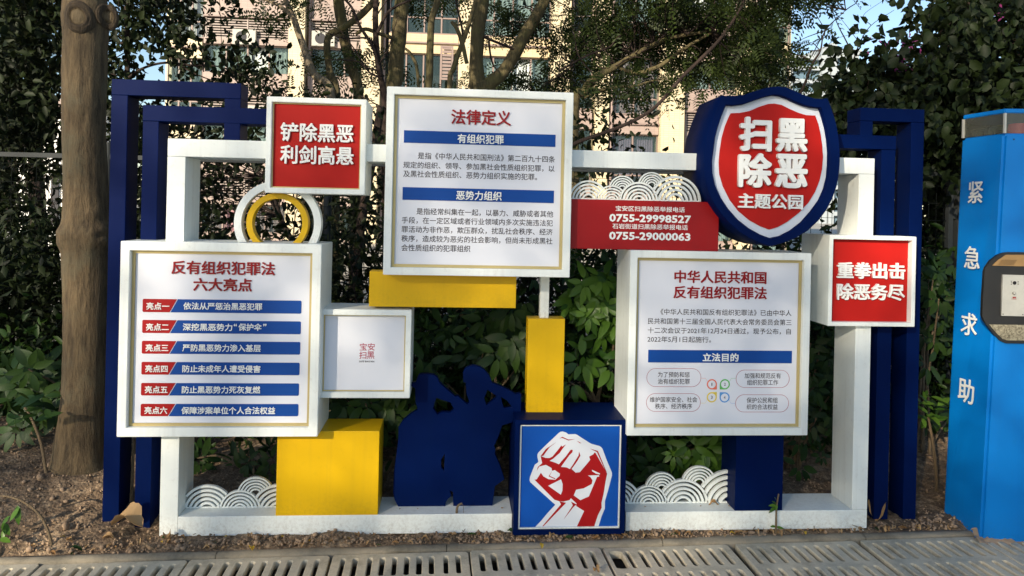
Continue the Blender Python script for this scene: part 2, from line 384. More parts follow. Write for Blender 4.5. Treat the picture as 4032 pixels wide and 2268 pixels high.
for i in range(len(seams)-1):
    xm = (seams[i]+seams[i+1])/2
    o = thing('drain_cover', slab_lab[i], 'drain cover', (xm, kerb_y(xm)-.004, -.031+random.uniform(-.003, .003)), 'concrete drain covers along the kerb')
    o.rotation_euler = (random.uniform(-.004, .004), random.uniform(-.005, .005), ang+random.uniform(-.006, .006))
    me = slabs[3 if i == 6 else i % 3]; 
    if not me.materials: me.materials.append(CONC)
    s_ = bpy.data.objects.new('slab', me); COL.objects.link(s_); s_.parent = o

# ------------------------------------------------------------------ SIGN WORK
YA, YD, YE, YB, YC, YF, YW, YBL, YS, YFI = 3.39, 3.375, 3.395, 3.455, 3.43, 3.43, 3.47, 3.54, 3.35, 3.42
def casing(rc, y, depth, border, rec, mat, parent, name='casing'):
    x0, x1, z0, z1 = rc; bm = bmesh.new(); b = border
    def loop(x0, x1, z0, z1, y): return [bm.verts.new(p) for p in ((x0, y, z0), (x1, y, z0), (x1, y, z1), (x0, y, z1))]
    back = loop(x0, x1, z0, z1, y+depth); fr = loop(x0, x1, z0, z1, y)
    inn = loop(x0+b, x1-b, z0+b, z1-b, y); dp = loop(x0+b, x1-b, z0+b, z1-b, y+rec+.03)
    for A, B in ((back, fr), (fr, inn), (inn, dp)):
        for i in range(4): bm.faces.new([A[i], A[(i+1) % 4], B[(i+1) % 4], B[i]])
    bm.faces.new(back); bm.faces.new(dp)
    bmesh.ops.recalc_face_normals(bm, faces=bm.faces)
    es = [e for e in bm.edges if all(v.co.y < y+1e-5 or v in back or v in fr for v in e.verts)]
    bmesh.ops.bevel(bm, geom=es, offset=.0022, segments=2, affect='EDGES')
    me = bpy.data.meshes.new(name); bm.to_mesh(me); bm.free()
    return link(me, name, parent, mat)
def sheet(rc, y, thick, mat, parent, name='poster'):
    return link(box_mesh(rc[0], rc[1], y, y+thick, rc[2], rc[3], 0, name), name, parent, mat)
def frame_ring(rc, w, y, thick, mat, parent, name='trim'):
    x0, x1, z0, z1 = rc
    return link(plate([[(x0, z0), (x1, z0), (x1, z1), (x0, z1)], [(x0+w, z0+w), (x1-w, z0+w), (x1-w, z1-w), (x0+w, z1-w)]], y, thick, name), name, parent, mat)
def panel(name, label, cat, rc, y, depth, border, rec, gold, postmat, group=None):
    t = thing(name, label, cat, ((rc[0]+rc[1])/2, y+depth/2, rc[2]), group)
    casing(rc, y, depth, border, rec, WHITE, t)
    x0, x1, z0, z1 = rc; b = border+.0006
    if gold: frame_ring((x0+b, x1-b, z0+b, z1-b), gold, y+rec-.006, .02, GOLD, t, 'trim')
    p = sheet((x0+b, x1-b, z0+b, z1-b), y+rec, .01, postmat, t)
    return t, p, y+rec

# --- left panel
oA, sA = (460, 940), 1.8116
rcA = rect_of((475, 950), (1269.5, 962), (458.6, 1722), (1247, 1718), YA)
GP = 'white box panels of the sign display'
tA, pA, ya = panel('information_panel', 'white box panel with two dark red title lines over six red and blue bars', 'sign panel', rcA, YA, .30, .040, .032, .013, POST, GP)
T('反有组织犯罪法', (392, 205), (1130, 210), ya, pA, RLET, 92, oA, sA, .005, .020, True)
T('六大亮点', (548, 326), (966, 328), ya, pA, RLET, 90, oA, sA, .005, .020, True)
bars = ['依法从严惩治黑恶犯罪', '深挖黑恶势力“保护伞”', '严防黑恶势力渗入基层', '防止未成年人遭受侵害', '防止黑恶势力死灰复燃', '保障涉案单位个人合法权益']
bx = [(477, 1038), (472, 1070), (470, 1028), (467, 1026), (463, 1022), (463, 1130)]
for i, (nm, yy) in enumerate(zip('一二三四五六', (434, 583, 731, 880, 1029, 1177))):
    a = Z(oA, sA, 186-i*2.8, yy, ya); b = Z(oA, sA, 1318-i*4.4, yy+2, ya); zb = Z(oA, sA, 186, yy+88, ya).z; zt = (a.z+b.z)/2
    xs1 = Z(oA, sA, 430-i*2.5, yy, ya).x; xs0 = Z(oA, sA, 377-i*2.5, yy+88, ya).x; g = .0042; xa, xb = a.x, b.x; r = .004
    o1 = link(plate([[(xa, zb+r), (xa+r, zb), (xs0, zb), (xs1, zt), (xa+r, zt), (xa, zt-r)]], ya-.002, .0018, 'bar'), 'red_bar', pA, BARR)
    o2 = link(plate([[(xs0+g, zb), (xb-r, zb), (xb, zb+r), (xb, zt-r), (xb-r, zt), (xs1+g, zt)]], ya-.002, .0018, 'bar'), 'blue_bar', pA, BARB)
    T('亮点'+nm, (212-i*2.8, yy+46), (375-i*2.8, yy+46), ya-.0022, pA, WLET, 50, oA, sA, .003, .016, True)
    if i == 1:
        w = (bx[i][1]-bx[i][0])/10.6
        T('深挖黑恶势力', (472, yy+47), (472+w*6.3, yy+47), ya-.0022, pA, WLET, 50, oA, sA, .003, .016, True)
        T('“', (835, yy+32), (857, yy+32), ya-.0022, pA, WLET, 18, oA, sA, .003, .02, name='raised_character')
        T('保护伞', (870, yy+47), (1032, yy+47), ya-.0022, pA, WLET, 50, oA, sA, .003, .016, True)
        T('”', (1045, yy+32), (1068, yy+32), ya-.0022, pA, WLET, 18, oA, sA, .003, .02, name='raised_character')
    else: T(bars[i], (bx[i][0], yy+47), (bx[i][1], yy+48), ya-.0022, pA, WLET, 50, oA, sA, .003, .016, True)
# --- centre panel
oD, sD = (1344, 0), 1.2777
rcD = rect_of((1525.6, 339), (2262, 366), (1506, 1081.6), (2240, 1092.6), YD)
tD, pD, yd = panel('information_panel', 'tallest white box panel with a short red title and two blue heading bars', 'sign panel', rcD, YD, .26, .034, .030, .013, POST, GP)
T('法律定义', (553, 587), (853, 595), yd, pD, RLET, 72, oD, sD, .006, .020, True)
def bar4(TL, TR, BR, BL, y, o, s, par, mat=BARB, name='blue_bar'):
    rc = rect_of(TL, TR, BL, BR, y, o, s)
    return sheet(rc, y-.002, .0018, mat, par, name)
bar4((315, 653), (1077, 680), (1077, 742), (315, 715), yd, oD, sD, pD); bar4((308, 940), (1069, 960), (1069, 1023), (308, 1004), yd, oD, sD, pD)
T('有组织犯罪', (585, 697), (817, 702), yd-.0022, pD, WLET, 44, oD, sD, .004, .02, True)
T('恶势力组织', (578, 982), (807, 986), yd-.0022, pD, WLET, 44, oD, sD, .004, .02, True)
for b_, l, r in [('是指《中华人民共和国刑法》第二百九十四条', (385, 783), (1075, 802)), ('规定的组织、领导、参加黑社会性质组织犯罪，以', (312, 829), (1073, 849)), ('及黑社会性质组织、恶势力组织实施的犯罪。', (312, 873), (985, 891)),
                ('是指经常纠集在一起，以暴力、威胁或者其他', (378, 1064), (1066, 1077)), ('手段，在一定区域或者行业领域内多次实施违法犯', (304, 1108), (1064, 1122)), ('罪活动为非作恶，欺压群众，扰乱社会秩序、经济', (303, 1154), (1063, 1167)),
                ('秩序，造成较为恶劣的社会影响，但尚未形成黑社', (302, 1200), (1062, 1213)), ('会性质组织的犯罪组织', (302, 1246), (649, 1251))]:
    T(b_, l, r, yd, pD, INK, 34, oD, sD, 0, .008)
# --- right panel
oE, sE = (2420, 960), 1.857
rcE = rect_of((2480, 983), (3196, 1000), (2471, 1711.6), (3179.5, 1718.6), YE)
tE, pE, ye = panel('information_panel', 'white box panel with two crimson title lines, a blue bar and numbered ovals', 'sign panel', rcE, YE, .28, .034, .030, .013, POST, GP)
T('中华人民共和国', (432, 236), (1112, 248), ye, pE, RLET, 88, oE, sE, .004, .020, True)
T('反有组织犯罪法', (430, 350), (1112, 361), ye, pE, RLET, 88, oE, sE, .004, .020, True)
for b_, l, r in [('《中华人民共和国反有组织犯罪法》已由中华人', (335, 493), (1293, 510)), ('民共和国第十三届全国人民代表大会常务委员会第三', (243, 561), (1293, 578)), ('十二次会议于2021年12月24日通过，现予公布，自', (242, 629), (1288, 645)), ('2022年5月1日起施行。', (240, 695), (705, 702))]:
    T(b_, l, r, ye, pE, INK, 45, oE, sE, 0, .006)
bar4((245, 770), (1295, 787), (1295, 878), (245, 862), ye, oE, sE, pE)
T('立法目的', (643, 828), (906, 831), ye-.0022, pE, WLET, 58, oE, sE, .004, .02, True)
def rring(xa, xb, za, zb, rr, w, n=8):
    def lp(xa, xb, za, zb, r):
        L = []
        for cx, cz, a0 in ((xb-r, za+r, -90), (xb-r, zb-r, 0), (xa+r, zb-r, 90), (xa+r, za+r, 180)):
            for k in range(n+1): a = R_(a0+90*k/n); L.append((cx+r*math.cos(a), cz+r*math.sin(a)))
        return L
    return [lp(xa, xb, za, zb, rr), lp(xa+w, xb-w, za+w, zb-w, rr-w)]
for (a, b_, c, d) in [(234, 908, 632, 1048), (887, 920, 1278, 1054), (231, 1091, 628, 1229), (883, 1100, 1273, 1233)]:
    p0 = Z(oE, sE, a, (b_+d)/2, ye); p1 = Z(oE, sE, c, (b_+d)/2, ye); zm = (p0.z+p1.z)/2; hh = (Z(oE, sE, a, b_, ye).z-Z(oE, sE, a, d, ye).z)/2*.97
    link(plate(rring(p0.x, p1.x, zm-hh, zm+hh, hh*.98, .0016), ye-.0008, .0007, 'oval'), 'oval_outline', pE, INKR)
for b_, l, r in [('为了预防和惩', (316, 955), (549, 957)), ('治有组织犯罪', (316, 1004), (549, 1007)), ('加强和规范反有', (950, 963), (1215, 966)), ('组织犯罪工作', (968, 1012), (1195, 1014)),
                ('维护国家安全、社会', (257, 1137), (604, 1140)), ('秩序、经济秩序', (295, 1186), (566, 1188)), ('保护公民和组', (965, 1143), (1192, 1144)), ('织的合法权益', (965, 1191), (1192, 1193))]:
    T(b_, l, r, ye, pE, INK, 40, oE, sE, 0, .006)
for (cx_, cy_, m_, dg, qx, qz) in [(711, 1027, ORG, '1', 1, -1), (806, 1027, GRN, '2', -1, -1), (710, 1122, YLP, '3', 1, 1), (804, 1123, BLP, '4', -1, 1)]:
    c = Z(oE, sE, cx_, cy_, ye); r = 38/sE/F*ye*1.02; lp = []
    for k in range(33): a = 2*math.pi*k/33; lp.append((c.x+r*math.cos(a), c.z+r*math.sin(a)))
    a0 = 0 if qx > 0 else math.pi; lp = []
    start = {(1, -1): 0, (-1, -1): -math.pi/2, (-1, 1): math.pi, (1, 1): math.pi/2}[(qx, qz)]
    for k in range(25): a = start+1.5*math.pi*k/24; lp.append((c.x+r*math.cos(a), c.z+r*math.sin(a)))
    lp.append((c.x+qx*r, c.z+qz*r))
    link(plate([lp, [(c.x+r*.76*math.cos(2*math.pi*k/24), c.z+r*.76*math.sin(2*math.pi*k/24)) for k in range(24)]], ye-.0008, .0007, 'mark'), 'number_mark', pE, m_)
    hw_ = .0022 if dg == '1' else .0042
    text_fit(dg, c.x-hw_, c.x+hw_, c.z-.0072, c.z+.0072, ye, 0, INK, pE, 'printed_text', .012)
    x2 = c.x-qx*r*.9; x3 = Z(oE, sE, 632 if qx > 0 else 885, cy_, ye).x; z2 = c.z-qz*r*.5; z3 = c.z-qz*r*1.15
    xm = (x2*.7+x3*.3)
    link(plate([[(x2, z2), (xm, z3), (x3, z3), (x3, z3+.001), (xm, z3+.001), (x2, z2+.0014)]], ye-.0007, .0006, 'lead'), 'lead_line', pE, m_)
# --- small code panel (the code itself is left out)
oB, sB = (1240, 1180), 3.621
rcB = rect_of((1271, 1218.7), (1624, 1220.6), (1257, 1567.5), (1610, 1567.5), YB); rcB = (rcB[0]-.02, rcB[1], rcB[2], rcB[3])
tB, pB, yb = panel('emblem_panel', 'small white box panel with a tiny crimson four-character emblem on plain white', 'sign panel', rcB, YB, .235, .026, .026, .005, POST, GP)
for ch, a, b_, c, d in [('宝', 637, 620, 742, 722), ('安', 752, 620, 856, 725), ('扫', 630, 738, 735, 842), ('黑', 742, 738, 850, 842)]:
    p, q = Z(oB, sB, a, d, yb), Z(oB, sB, c, b_, yb); text_fit(ch, p.x, q.x, p.z, q.z, yb, 0, INKR, pB, 'printed_text', .008)
T("SAFE BAO'AN", (628, 880), (845, 880), yb, pB, INK, 26, oB, sB, 0, .02)
# --- red slogan panels
rcC = rect_of((1049.3, 378), (1441, 392.8), (1043, 759), (1439.5, 767), YC)
tC, pC, yc = panel('slogan_panel', 'small red faced white box panel hung high between navy frame and tallest panel', 'sign panel', rcC, YC, .25, .024, .022, .005, REDF, GP)
oC, sC = (1344-1344+0, 0), 1.2777
T('铲除黑恶', (1415, 665), (1780, 670), yc, pC, WLET, 90, oC, sC, .012, .022, True)
T('利剑高悬', (1415, 777), (1780, 783), yc, pC, WLET, 90, oC, sC, .012, .022, True)
oF, sF = (3120, 880), 3.292
rcF = rect_of((3269.5, 925.6), (3611.5, 932), (3258, 1283.4), (3600, 1287), YF)
tF, pF, yf = panel('slogan_panel', 'small red faced white box panel at the right end between white posts', 'sign panel', rcF, YF, .29, .019, .036, 0, REDF, GP)
T('重拳出击', (570, 605), (1450, 610), yf, pF, WLET, 205, oF, sF, .012, .022, True)
T('除恶务尽', (563, 880), (1437, 885), yf, pF, WLET, 205, oF, sF, .012, .022, True)

# --- white carrying frame
tW = thing('white_sign_stand', 'white square-tube frame with low plinth carrying the panels', 'sign frame', (0, YW+.1, 0))
wx0, wx1, zt = -1.305, 2.045, 1.798; zb = P(1000, 625, YW).z; d = .20
def bar(x0, x1, z0, z1, name, par=tW, mat=WHITE, y=YW, dep=d): return link(box_mesh(x0, x1, y, y+dep, z0, z1, .0025, name), name, par, mat)
zbar = zt-.081
bar(wx0, wx0+.080, -.02, zbar-.001, 'post'); 
bar(wx0, P(2775, 640, YW).x, zbar, zt, 'top_rail')
bar(P(3180, 640, YW).x, wx1, zbar+.004, zt, 'top_rail')
bar(wx1-.078, wx1, .079, zbar+.003, 'post')
bar(wx0+.081, .302, -.012, .077, 'plinth', dep=.215); bar(.846, wx1, -.012, .078, 'plinth', dep=.215)
bar(wx1-.075, wx1-.012, -.05, -.013, 'foot', dep=.05)
# small post over the yellow pillar
a = P(2130, 1100, YW+.09); b_ = P(2165.4, 1093, YW+.09)
recentre(tag(bar(a.x, b_.x, .985, 1.22, 'slim_post', None, y=YW+.105, dep=.05), 'slim white post joining the yellow pillar to the tallest panel', 'post'))

# --- blue stepped frames
def stepframe(name, label, pts_bars, loc):
    t = thing(name, label, 'sign frame', loc, 'navy stepped frames at both ends')
    for n, rc, y in pts_bars: link(box_mesh(rc[0], rc[1], y, y+.125, rc[2], rc[3], .0022, n), n, t, BLUE)
def PX(px, py, Y=YBL): return P(px, py, Y)
xL = (PX(438, 309).x+PX(403, 2089).x)/2; xR = PX(949, 329).x; ztop = (PX(438, 309).z+PX(949, 329).z)/2
w = .073
stepframe('navy_sign_arch', 'taller navy stepped frame at the left end beside the tree trunk', [('post', (xL, xL+w, -.02, ztop-w-.001), YBL), ('top_rail', (xL, xR, ztop-w, ztop), YBL), ('drop_post', (xR-w, xR, PX(900, 545).z-.03, ztop-w-.001), YBL)], (xL, YBL, 0))
xi = PX(563.5, 413).x; zi = PX(563.5, 413).z
stepframe('navy_sign_arch', 'shorter inner navy frame at the left end behind the white post', [('post', (xi, xi+w*.97, -.02, zi-w-.001), YBL+.002), ('top_rail', (xi, PX(1100, 430).x, zi-w, zi), YBL-.002)], (xi, YBL, 0))
rl, rr, rz = PX(3388.5, 425).x, PX(3640.5, 430.5).x, PX(3500, 427).z
stepframe('navy_sign_arch', 'taller navy stepped frame at the right end beside the wire gate', [('post', (rr-w*.92, rr, -.0, rz-w+.007), YBL), ('top_rail', (rl, rr, rz-w+.008, rz), YBL), ('drop_post', (rl, rl+w*.9, PX(3400, 560).z, rz-w+.007), YBL)], (rr, YBL, 0))
r2 = PX(3529, 534).x; rz2 = PX(3400, 532).z
stepframe('navy_sign_arch', 'shorter inner navy frame at the right end behind the shield', [('post', (r2-w, r2, .0, rz2-w+.004), YBL+.002), ('top_rail', (PX(3250, 532).x, r2, rz2-w+.005, rz2), YBL-.002)], (r2, YBL, 0))

# --- yellow and navy solids
def solid(name, label, cat, TL, TR, BL, BR, Y, dep, mat, group=None):
    rc = rect_of(TL, TR, BL, BR, Y)
    return recentre(tag(link(box_mesh(rc[0], rc[1], Y, Y+dep, rc[2], rc[3], .0028, name), name, None, mat), label, cat, group)), rc
solid('yellow_block', 'large yellow cube standing on the white plinth', 'block', (1093, 1697), (1495, 1699), (1084, 2031), (1487, 2028.6), YW+.002, .208, YELL, 'yellow metal blocks')
solid('yellow_beam', 'long yellow box beam under the tallest panel', 'block', (1457.5, 1060), (2034, 1085), (1449.7, 1206), (2030.4, 1214.6), YW+.01, .10, YELL, 'yellow metal blocks')
solid('yellow_pillar', 'upright yellow block standing on top of the fist box', 'block', (2080, 1255), (2223.4, 1255), (2073.4, 1623), (2218, 1624.6), YFI+.13, .10, YELL, 'yellow metal blocks')
rcN = rect_of((2899, 1700), (3086, 1700), (2893, 2012), (3081, 2012), YW+.001)
recentre(tag(link(box_mesh(rcN[0], rcN[1], YW+.001, YW+.19, .079, .62, .0025, 'pedestal'), 'navy_pedestal', None, BLUE), 'navy pedestal under the right information panel', 'block'))

# --- fist box
oFi, sFi = (2000, 1600), 2.684
rcFi = rect_of((2029, 1653.3), (2469.5, 1654), (2019.5, 2106.7), (2460, 2105), YFI)
tFi = thing('fist_box', 'navy cube box with a red and white raised fist on bright blue', 'sign box', ((rcFi[0]+rcFi[1])/2, YFI+.15, rcFi[2]))
casing(rcFi, YFI, .32, .024, .018, BLUE, tFi)
x0, x1, z0, z1 = rcFi; b_ = .0246
frame_ring((x0+b_, x1-b_, z0+b_, z1-b_), .0065, YFI+.010, .02, WHITE, tFi, 'trim')
yq = YFI+.018; pF2 = sheet((x0+b_, x1-b_, z0+b_, z1-b_), yq, .01, POSB, tFi)
zmin = z0+b_+.007
def art(pts, lay, mat, name='fist_print'):
    lp = [(x, max(z, zmin)) for x, z in W2(oFi, sFi, pts, yq)]
    link(plate([lp], yq-.0006*lay, .0005, name), name, pF2, mat)
art([(578, 265), (612, 275), (640, 295), (710, 292), (730, 300), (800, 345), (880, 395), (965, 418), (985, 430), (1000, 450), (1040, 560), (1099, 700), (1099, 730), (1060, 880), (1025, 1000), (1024, 1080), (990, 1160), (957, 1280), (290, 1280), (350, 1210), (420, 1125), (500, 1040), (400, 950), (300, 860), (235, 800), (228, 780), (232, 750), (262, 670), (285, 615), (322, 588), (311, 530), (312, 505), (322, 488), (400, 410), (480, 335), (535, 282), (555, 268)], 1, WPRI)
art([(345, 525), (400, 545), (440, 545), (470, 530), (530, 458), (565, 412), (572, 425), (612, 403), (575, 450), (548, 490), (475, 555), (440, 575), (500, 595), (540, 612), (560, 585), (610, 530), (650, 475), (665, 457), (685, 460), (680, 485), (650, 515), (595, 590), (560, 640), (620, 645), (655, 662), (690, 610), (745, 520), (752, 478), (765, 520), (735, 575), (672, 662), (715, 700), (760, 695), (870, 565), (858, 530), (905, 505), (912, 488), (925, 490), (1048, 710), (1030, 800), (1015, 900), (988, 1020), (990, 1070), (950, 1150), (912, 1280), (728, 1280), (805, 1105), (720, 1052), (725, 1025), (665, 970), (650, 990), (585, 1005), (545, 1003), (490, 985), (280, 775), (305, 770), (348, 700), (375, 740), (430, 770), (500, 775), (545, 735), (550, 712), (495, 672), (465, 680), (460, 650), (400, 617), (330, 635), (305, 680), (295, 720), (315, 640), (362, 600)], 2, BARR)
art([(545, 1003), (615, 1018), (375, 1266), (363, 1266), (560, 1035)], 2, BARR); art([(665, 1005), (725, 1035), (690, 1065), (588, 1195), (685, 1045)], 2, BARR)
for q in ([(425, 838), (560, 770), (578, 820), (575, 890), (558, 932)], [(845, 730), (960, 725), (965, 740), (940, 745), (855, 950), (765, 990), (695, 940), (720, 880), (800, 865), (885, 820), (893, 780), (870, 745)], [(885, 668), (972, 708), (970, 720), (930, 710), (890, 685)]): art(q, 3, WPRI)
for q in ([(345, 525), (400, 450), (510, 378), (440, 430), (372, 522)], [(545, 340), (573, 320), (640, 350), (710, 345), (640, 360), (572, 332)], [(725, 360), (775, 388), (758, 388)], [(865, 445), (950, 470), (1045, 700), (1030, 680), (940, 482)], [(430, 738), (465, 683), (440, 733), (503, 762), (495, 768)]): art(q, 3, BARR)

# --- shield
oS, sS = (2660, 300), 2.0706
out_ = [(378, 155), (420, 160), (500, 158), (560, 150), (620, 130), (700, 105), (770, 88), (840, 83), (900, 90), (960, 112), (1020, 140), (1080, 165), (1140, 182), (1190, 185), (1240, 178), (1262, 230), (1290, 310), (1315, 400), (1332, 500), (1341, 600), (1343, 690), (1335, 800), (1315, 900), (1280, 1000), (1230, 1095), (1165, 1180), (1080, 1260), (980, 1320), (880, 1360), (775, 1388), (700, 1365), (610, 1325), (520, 1270), (440, 1200), (370, 1120), (310, 1030), (270, 950), (245, 860), (235, 760), (237, 660), (245, 560), (262, 460), (290, 370), (320, 290), (350, 220)]
inn_ = [(412, 235), (480, 238), (560, 228), (640, 200), (720, 172), (800, 152), (860, 158), (930, 185), (1000, 218), (1070, 242), (1130, 255), (1185, 256), (1210, 330), (1235, 420), (1252, 520), (1260, 620), (1258, 720), (1250, 820), (1225, 920), (1185, 1010), (1120, 1100), (1040, 1190), (950, 1260), (860, 1305), (775, 1322), (690, 1290), (600, 1240), (510, 1170), (430, 1080), (370, 990), (325, 890), (303, 790), (300, 690), (312, 600), (325, 500), (345, 420), (375, 330)]
red_ = [(447, 303), (520, 300), (600, 285), (680, 250), (750, 228), (800, 224), (860, 235), (930, 270), (1000, 300), (1060, 318), (1135, 322), (1160, 390), (1180, 480), (1192, 570), (1198, 660), (1190, 760), (1170, 850), (1135, 940), (1080, 1030), (1000, 1115), (910, 1185), (830, 1230), (760, 1250), (690, 1225), (600, 1175), (510, 1100), (440, 1010), (385, 900), (355, 800), (350, 700), (358, 610), (375, 500), (400, 410), (425, 350)]
tS = thing('shield_sign', 'big navy rimmed shield sign with a red face and large white characters', 'shield sign', (Z(oS, sS, 775, 1388, YS).x, YS+.15, Z(oS, sS, 775, 1388, YS).z))
link(plate([W2(oS, sS, out_, YS), W2(oS, sS, inn_, YS)], YS, .32, 'rim', .003), 'rim', tS, BLUE)
rec = YS+.03
inn_w = [(x*1.004-.004*1.4, z) for x, z in W2(oS, sS, inn_, YS)]
face = link(plate([W2(oS, sS, inn_, YS+.0)], rec, .01, 'face'), 'face_plate', tS, SIGNW)
redf = link(plate([W2(oS, sS, red_, rec)], rec-.005, .0045, 'redface'), 'red_face', tS, REDF); yr = rec-.0052
for ch, a, b_, c, d_ in [('扫', 510, 340, 775, 610), ('黑', 810, 352, 1065, 615), ('除', 500, 632, 775, 905), ('恶', 800, 640, 1065, 910)]:
    p, q = Z(oS, sS, a, d_, yr), Z(oS, sS, c, b_, yr); text_fit(ch, p.x, q.x, p.z, q.z, yr, .020, WLET, redf, 'raised_character', .036)
T('主题公园', (505, 1012), (1035, 1026), yr, redf, WLET, 118, oS, sS, .012, .022, True)

# --- red telephone panel
oP, sP = (2220, 640), 3.8125; YP = YE-.0   # stands on the right panel
YP = 3.43
rcP = rect_of((2262, 784), (2830, 795), (2262, 976), (2829.8, 989.6), YP); rcP = (rcD[1]-.03, rcP[1], rcE[3]+.0, rcP[3])
zP = (Z(oP, sP, 115, 548, YP).z+Z(oP, sP, 2200, 592, YP).z)/2
tP = thing('telephone_panel', 'dark red board with two white telephone numbers below the white waves', 'sign panel', ((rcP[0]+rcP[1])/2, YP, rcP[2]))
pP = link(box_mesh(rcP[0], rcP[1], YP, YP+.06, rcE[3]+.001, zP, .002, 'board'), 'board', tP, REDP)
T('宝安区扫黑除恶举报电话', (778, 685), (1815, 712), YP, pP, WLET, 80, oP, sP, 0, .012)
T('0755-29998527', (683, 830), (1908, 852), YP, pP, WLET, 118, oP, sP, 0, .035)
T('石岩街道扫黑除恶举报电话', (728, 953), (1860, 976), YP, pP, WLET, 80, oP, sP, 0, .012)
T('0755-29000063', (680, 1095), (1900, 1120), YP, pP, WLET, 118, oP, sP, 0, .035)

# --- wave screens
def waves(label, fans, Y, zbase, clip, o, s, th=.016, rail=True):
    """fans: (cx,cy,R,rin) in crop pixels, front ones first"""
    W_ = []
    for cx, cy, R, rin in fans:
        c = Z(o, s, cx, cy, Y); k = abs(Z(o, s, cx+100, cy, Y).x-Z(o, s, cx-100, cy, Y).x)/200
        W_.append((c.x, c.z, R*k, rin*k))
    xa = Z(o, s, clip[0], fans[0][1], Y).x; xb = Z(o, s, clip[1], fans[0][1], Y).x
    t = thing('wave_screen', label, 'wave screen', ((xa+xb)/2, Y, zbase), 'white cut-out wave screens')
    for i, (cx, cz, R, rin) in enumerate(W_):
        bm = bmesh.new(); n = 5; wd = R*.088; pitch = (R-wd-rin)/(n-1)
        for k in range(n):
            ro = R-k*pitch; ri = ro-wd; st = 96; prev = None
            for j in range(st+1):
                a = -.35+(math.pi+.7)*j/st; ca, sa = math.cos(a), math.sin(a); rm = (ro+ri)/2; x, z = cx+rm*ca, cz+rm*sa
                ok = z > zbase and xa+wd*.1 < x < xb-wd*.1 and all((x-p[0])**2+(z-p[1])**2 > (p[2]-.002)**2 for p in W_[:i])
                if ok:
                    cur = [bm.verts.new(q) for q in ((cx+ro*ca, Y, cz+ro*sa), (cx+ri*ca, Y, cz+ri*sa), (cx+ri*ca, Y+th, cz+ri*sa), (cx+ro*ca, Y+th, cz+ro*sa))]
                    if prev:
                        for e in range(4): bm.faces.new([prev[e], prev[(e+1) % 4], cur[(e+1) % 4], cur[e]])
                    else: bm.faces.new(cur)
                    prev = cur
                elif prev: bm.faces.new(prev[::-1]); prev = None
            if prev: bm.faces.new(prev[::-1])
        link(bm_mesh(bm, 'fan'), 'wave_fan', t, WHITE)
    if rail: link(box_mesh(xa, xb, Y+.003, Y+th-.002, zbase, zbase+.006, 0, 'rail'), 'bottom_rail', t, WHITE)
    return t
waves('white wave screen on the plinth left of the yellow cube', [(1360, 1062, 458, 120), (2200, 1088, 610, 170), (635, 1085, 595, 165), (1702, 722, 405, 110)], YW+.095, .077, (165, 2270), (700, 1820), 5.573)
waves('white wave screen on the plinth between the fist box and the navy pedestal', [(550, 1000, 358, 90), (1205, 1012, 482, 130), (2100, 1015, 655, 170), (-40, 985, 450, 120), (800, 712, 315, 72), (1512, 605, 328, 78)], YW+.10, .078, (60, 2080), (2440, 1780), 4.83)
waves('white wave screen standing on the red telephone board', [(1125, 585, 290, 68), (720, 575, 230, 46), (1675, 592, 385, 98), (370, 562, 292, 72), (882, 400, 200, 44), (1320, 347, 200, 46)], YP+.02, zP, (-60, 2063), (2220, 640), 3.8125, .014)

# --- rings on the left panel
def ring(label, name, c, R, wd, Y, mat, th, zc):
    n = 80; lo = []; cp = P(*c, Y); k = Y/F*1.01
    R, wd = R*k, wd*k; pts = []
    a0 = math.asin((zc-cp.z)/R); a1 = math.asin((zc-cp.z)/(R-wd))
    outer = [(cp.x+R*math.cos(a), cp.z+R*math.sin(a)) for a in np.linspace(a0, math.pi-a0, n)]
    inner = [(cp.x+(R-wd)*math.cos(a), cp.z+(R-wd)*math.sin(a)) for a in np.linspace(math.pi-a1, a1, n)]
    recentre(tag(link(plate([outer+inner], Y, th, name), name, None, mat), label, 'ring', 'flat hoops on the left panel'))
ztA = rcA[3]+.0005
ring('larger white flat hoop standing on the left information panel', 'hoop', (1093.4, 880), 163, 27, YW+.02, WHITE, .05, ztA)
ring('smaller yellow flat hoop standing inside the white hoop', 'hoop', (1091.5, 879), 115.5, 22, YW+.03, YELL, .05, ztA)

# --- twin silhouette
oQ, sQ = (1500, 1400), 2.195; YQ = YW+.095
sil = [(150, 1312), (118, 1250), (105, 1180), (112, 1000), (130, 880), (148, 740), (152, 620), (190, 565), (255, 510), (320, 470), (298, 400), (297, 285), (262, 266), (262, 246), (300, 236), (312, 200), (325, 172), (345, 165), (410, 163), (460, 172), (490, 192), (500, 225), (520, 250), (560, 287), (610, 327), (640, 357), (665, 354), (745, 425), (765, 405), (740, 330), (732, 235), (712, 230), (710, 150), (730, 115), (760, 98), (800, 90), (850, 98), (895, 125), (930, 165), (950, 200), (958, 235), (1030, 265), (1100, 297), (1165, 335), (1205, 328), (1212, 335), (1212, 520), (1130, 580), (1048, 605), (1020, 690), (980, 780), (990, 815), (985, 850), (1030, 950), (1068, 1070), (985, 1130), (975, 1210), (963, 1306), (625, 1307), (622, 1180), (595, 1168), (608, 1215), (575, 1245), (560, 1270), (557, 1308)]
holes = [[(480, 365), (530, 385), (600, 405), (632, 465), (600, 497), (530, 492), (485, 512), (452, 458), (465, 405)], [(920, 297), (1000, 350), (990, 375), (912, 432), (892, 370)], [(1038, 358), (1090, 390), (1136, 450), (1062, 455), (1047, 405)], [(552, 850), (545, 1003), (522, 970), (520, 900)]]
recentre(tag(link(plate([W2(oQ, sQ, sil, YQ)]+[W2(oQ, sQ, h, YQ) for h in holes], YQ, .045, 'silhouette', .001), 'silhouette_cutout', None, BLUE), 'navy metal cut-out of two saluting officers standing on the plinth', 'cut-out'))

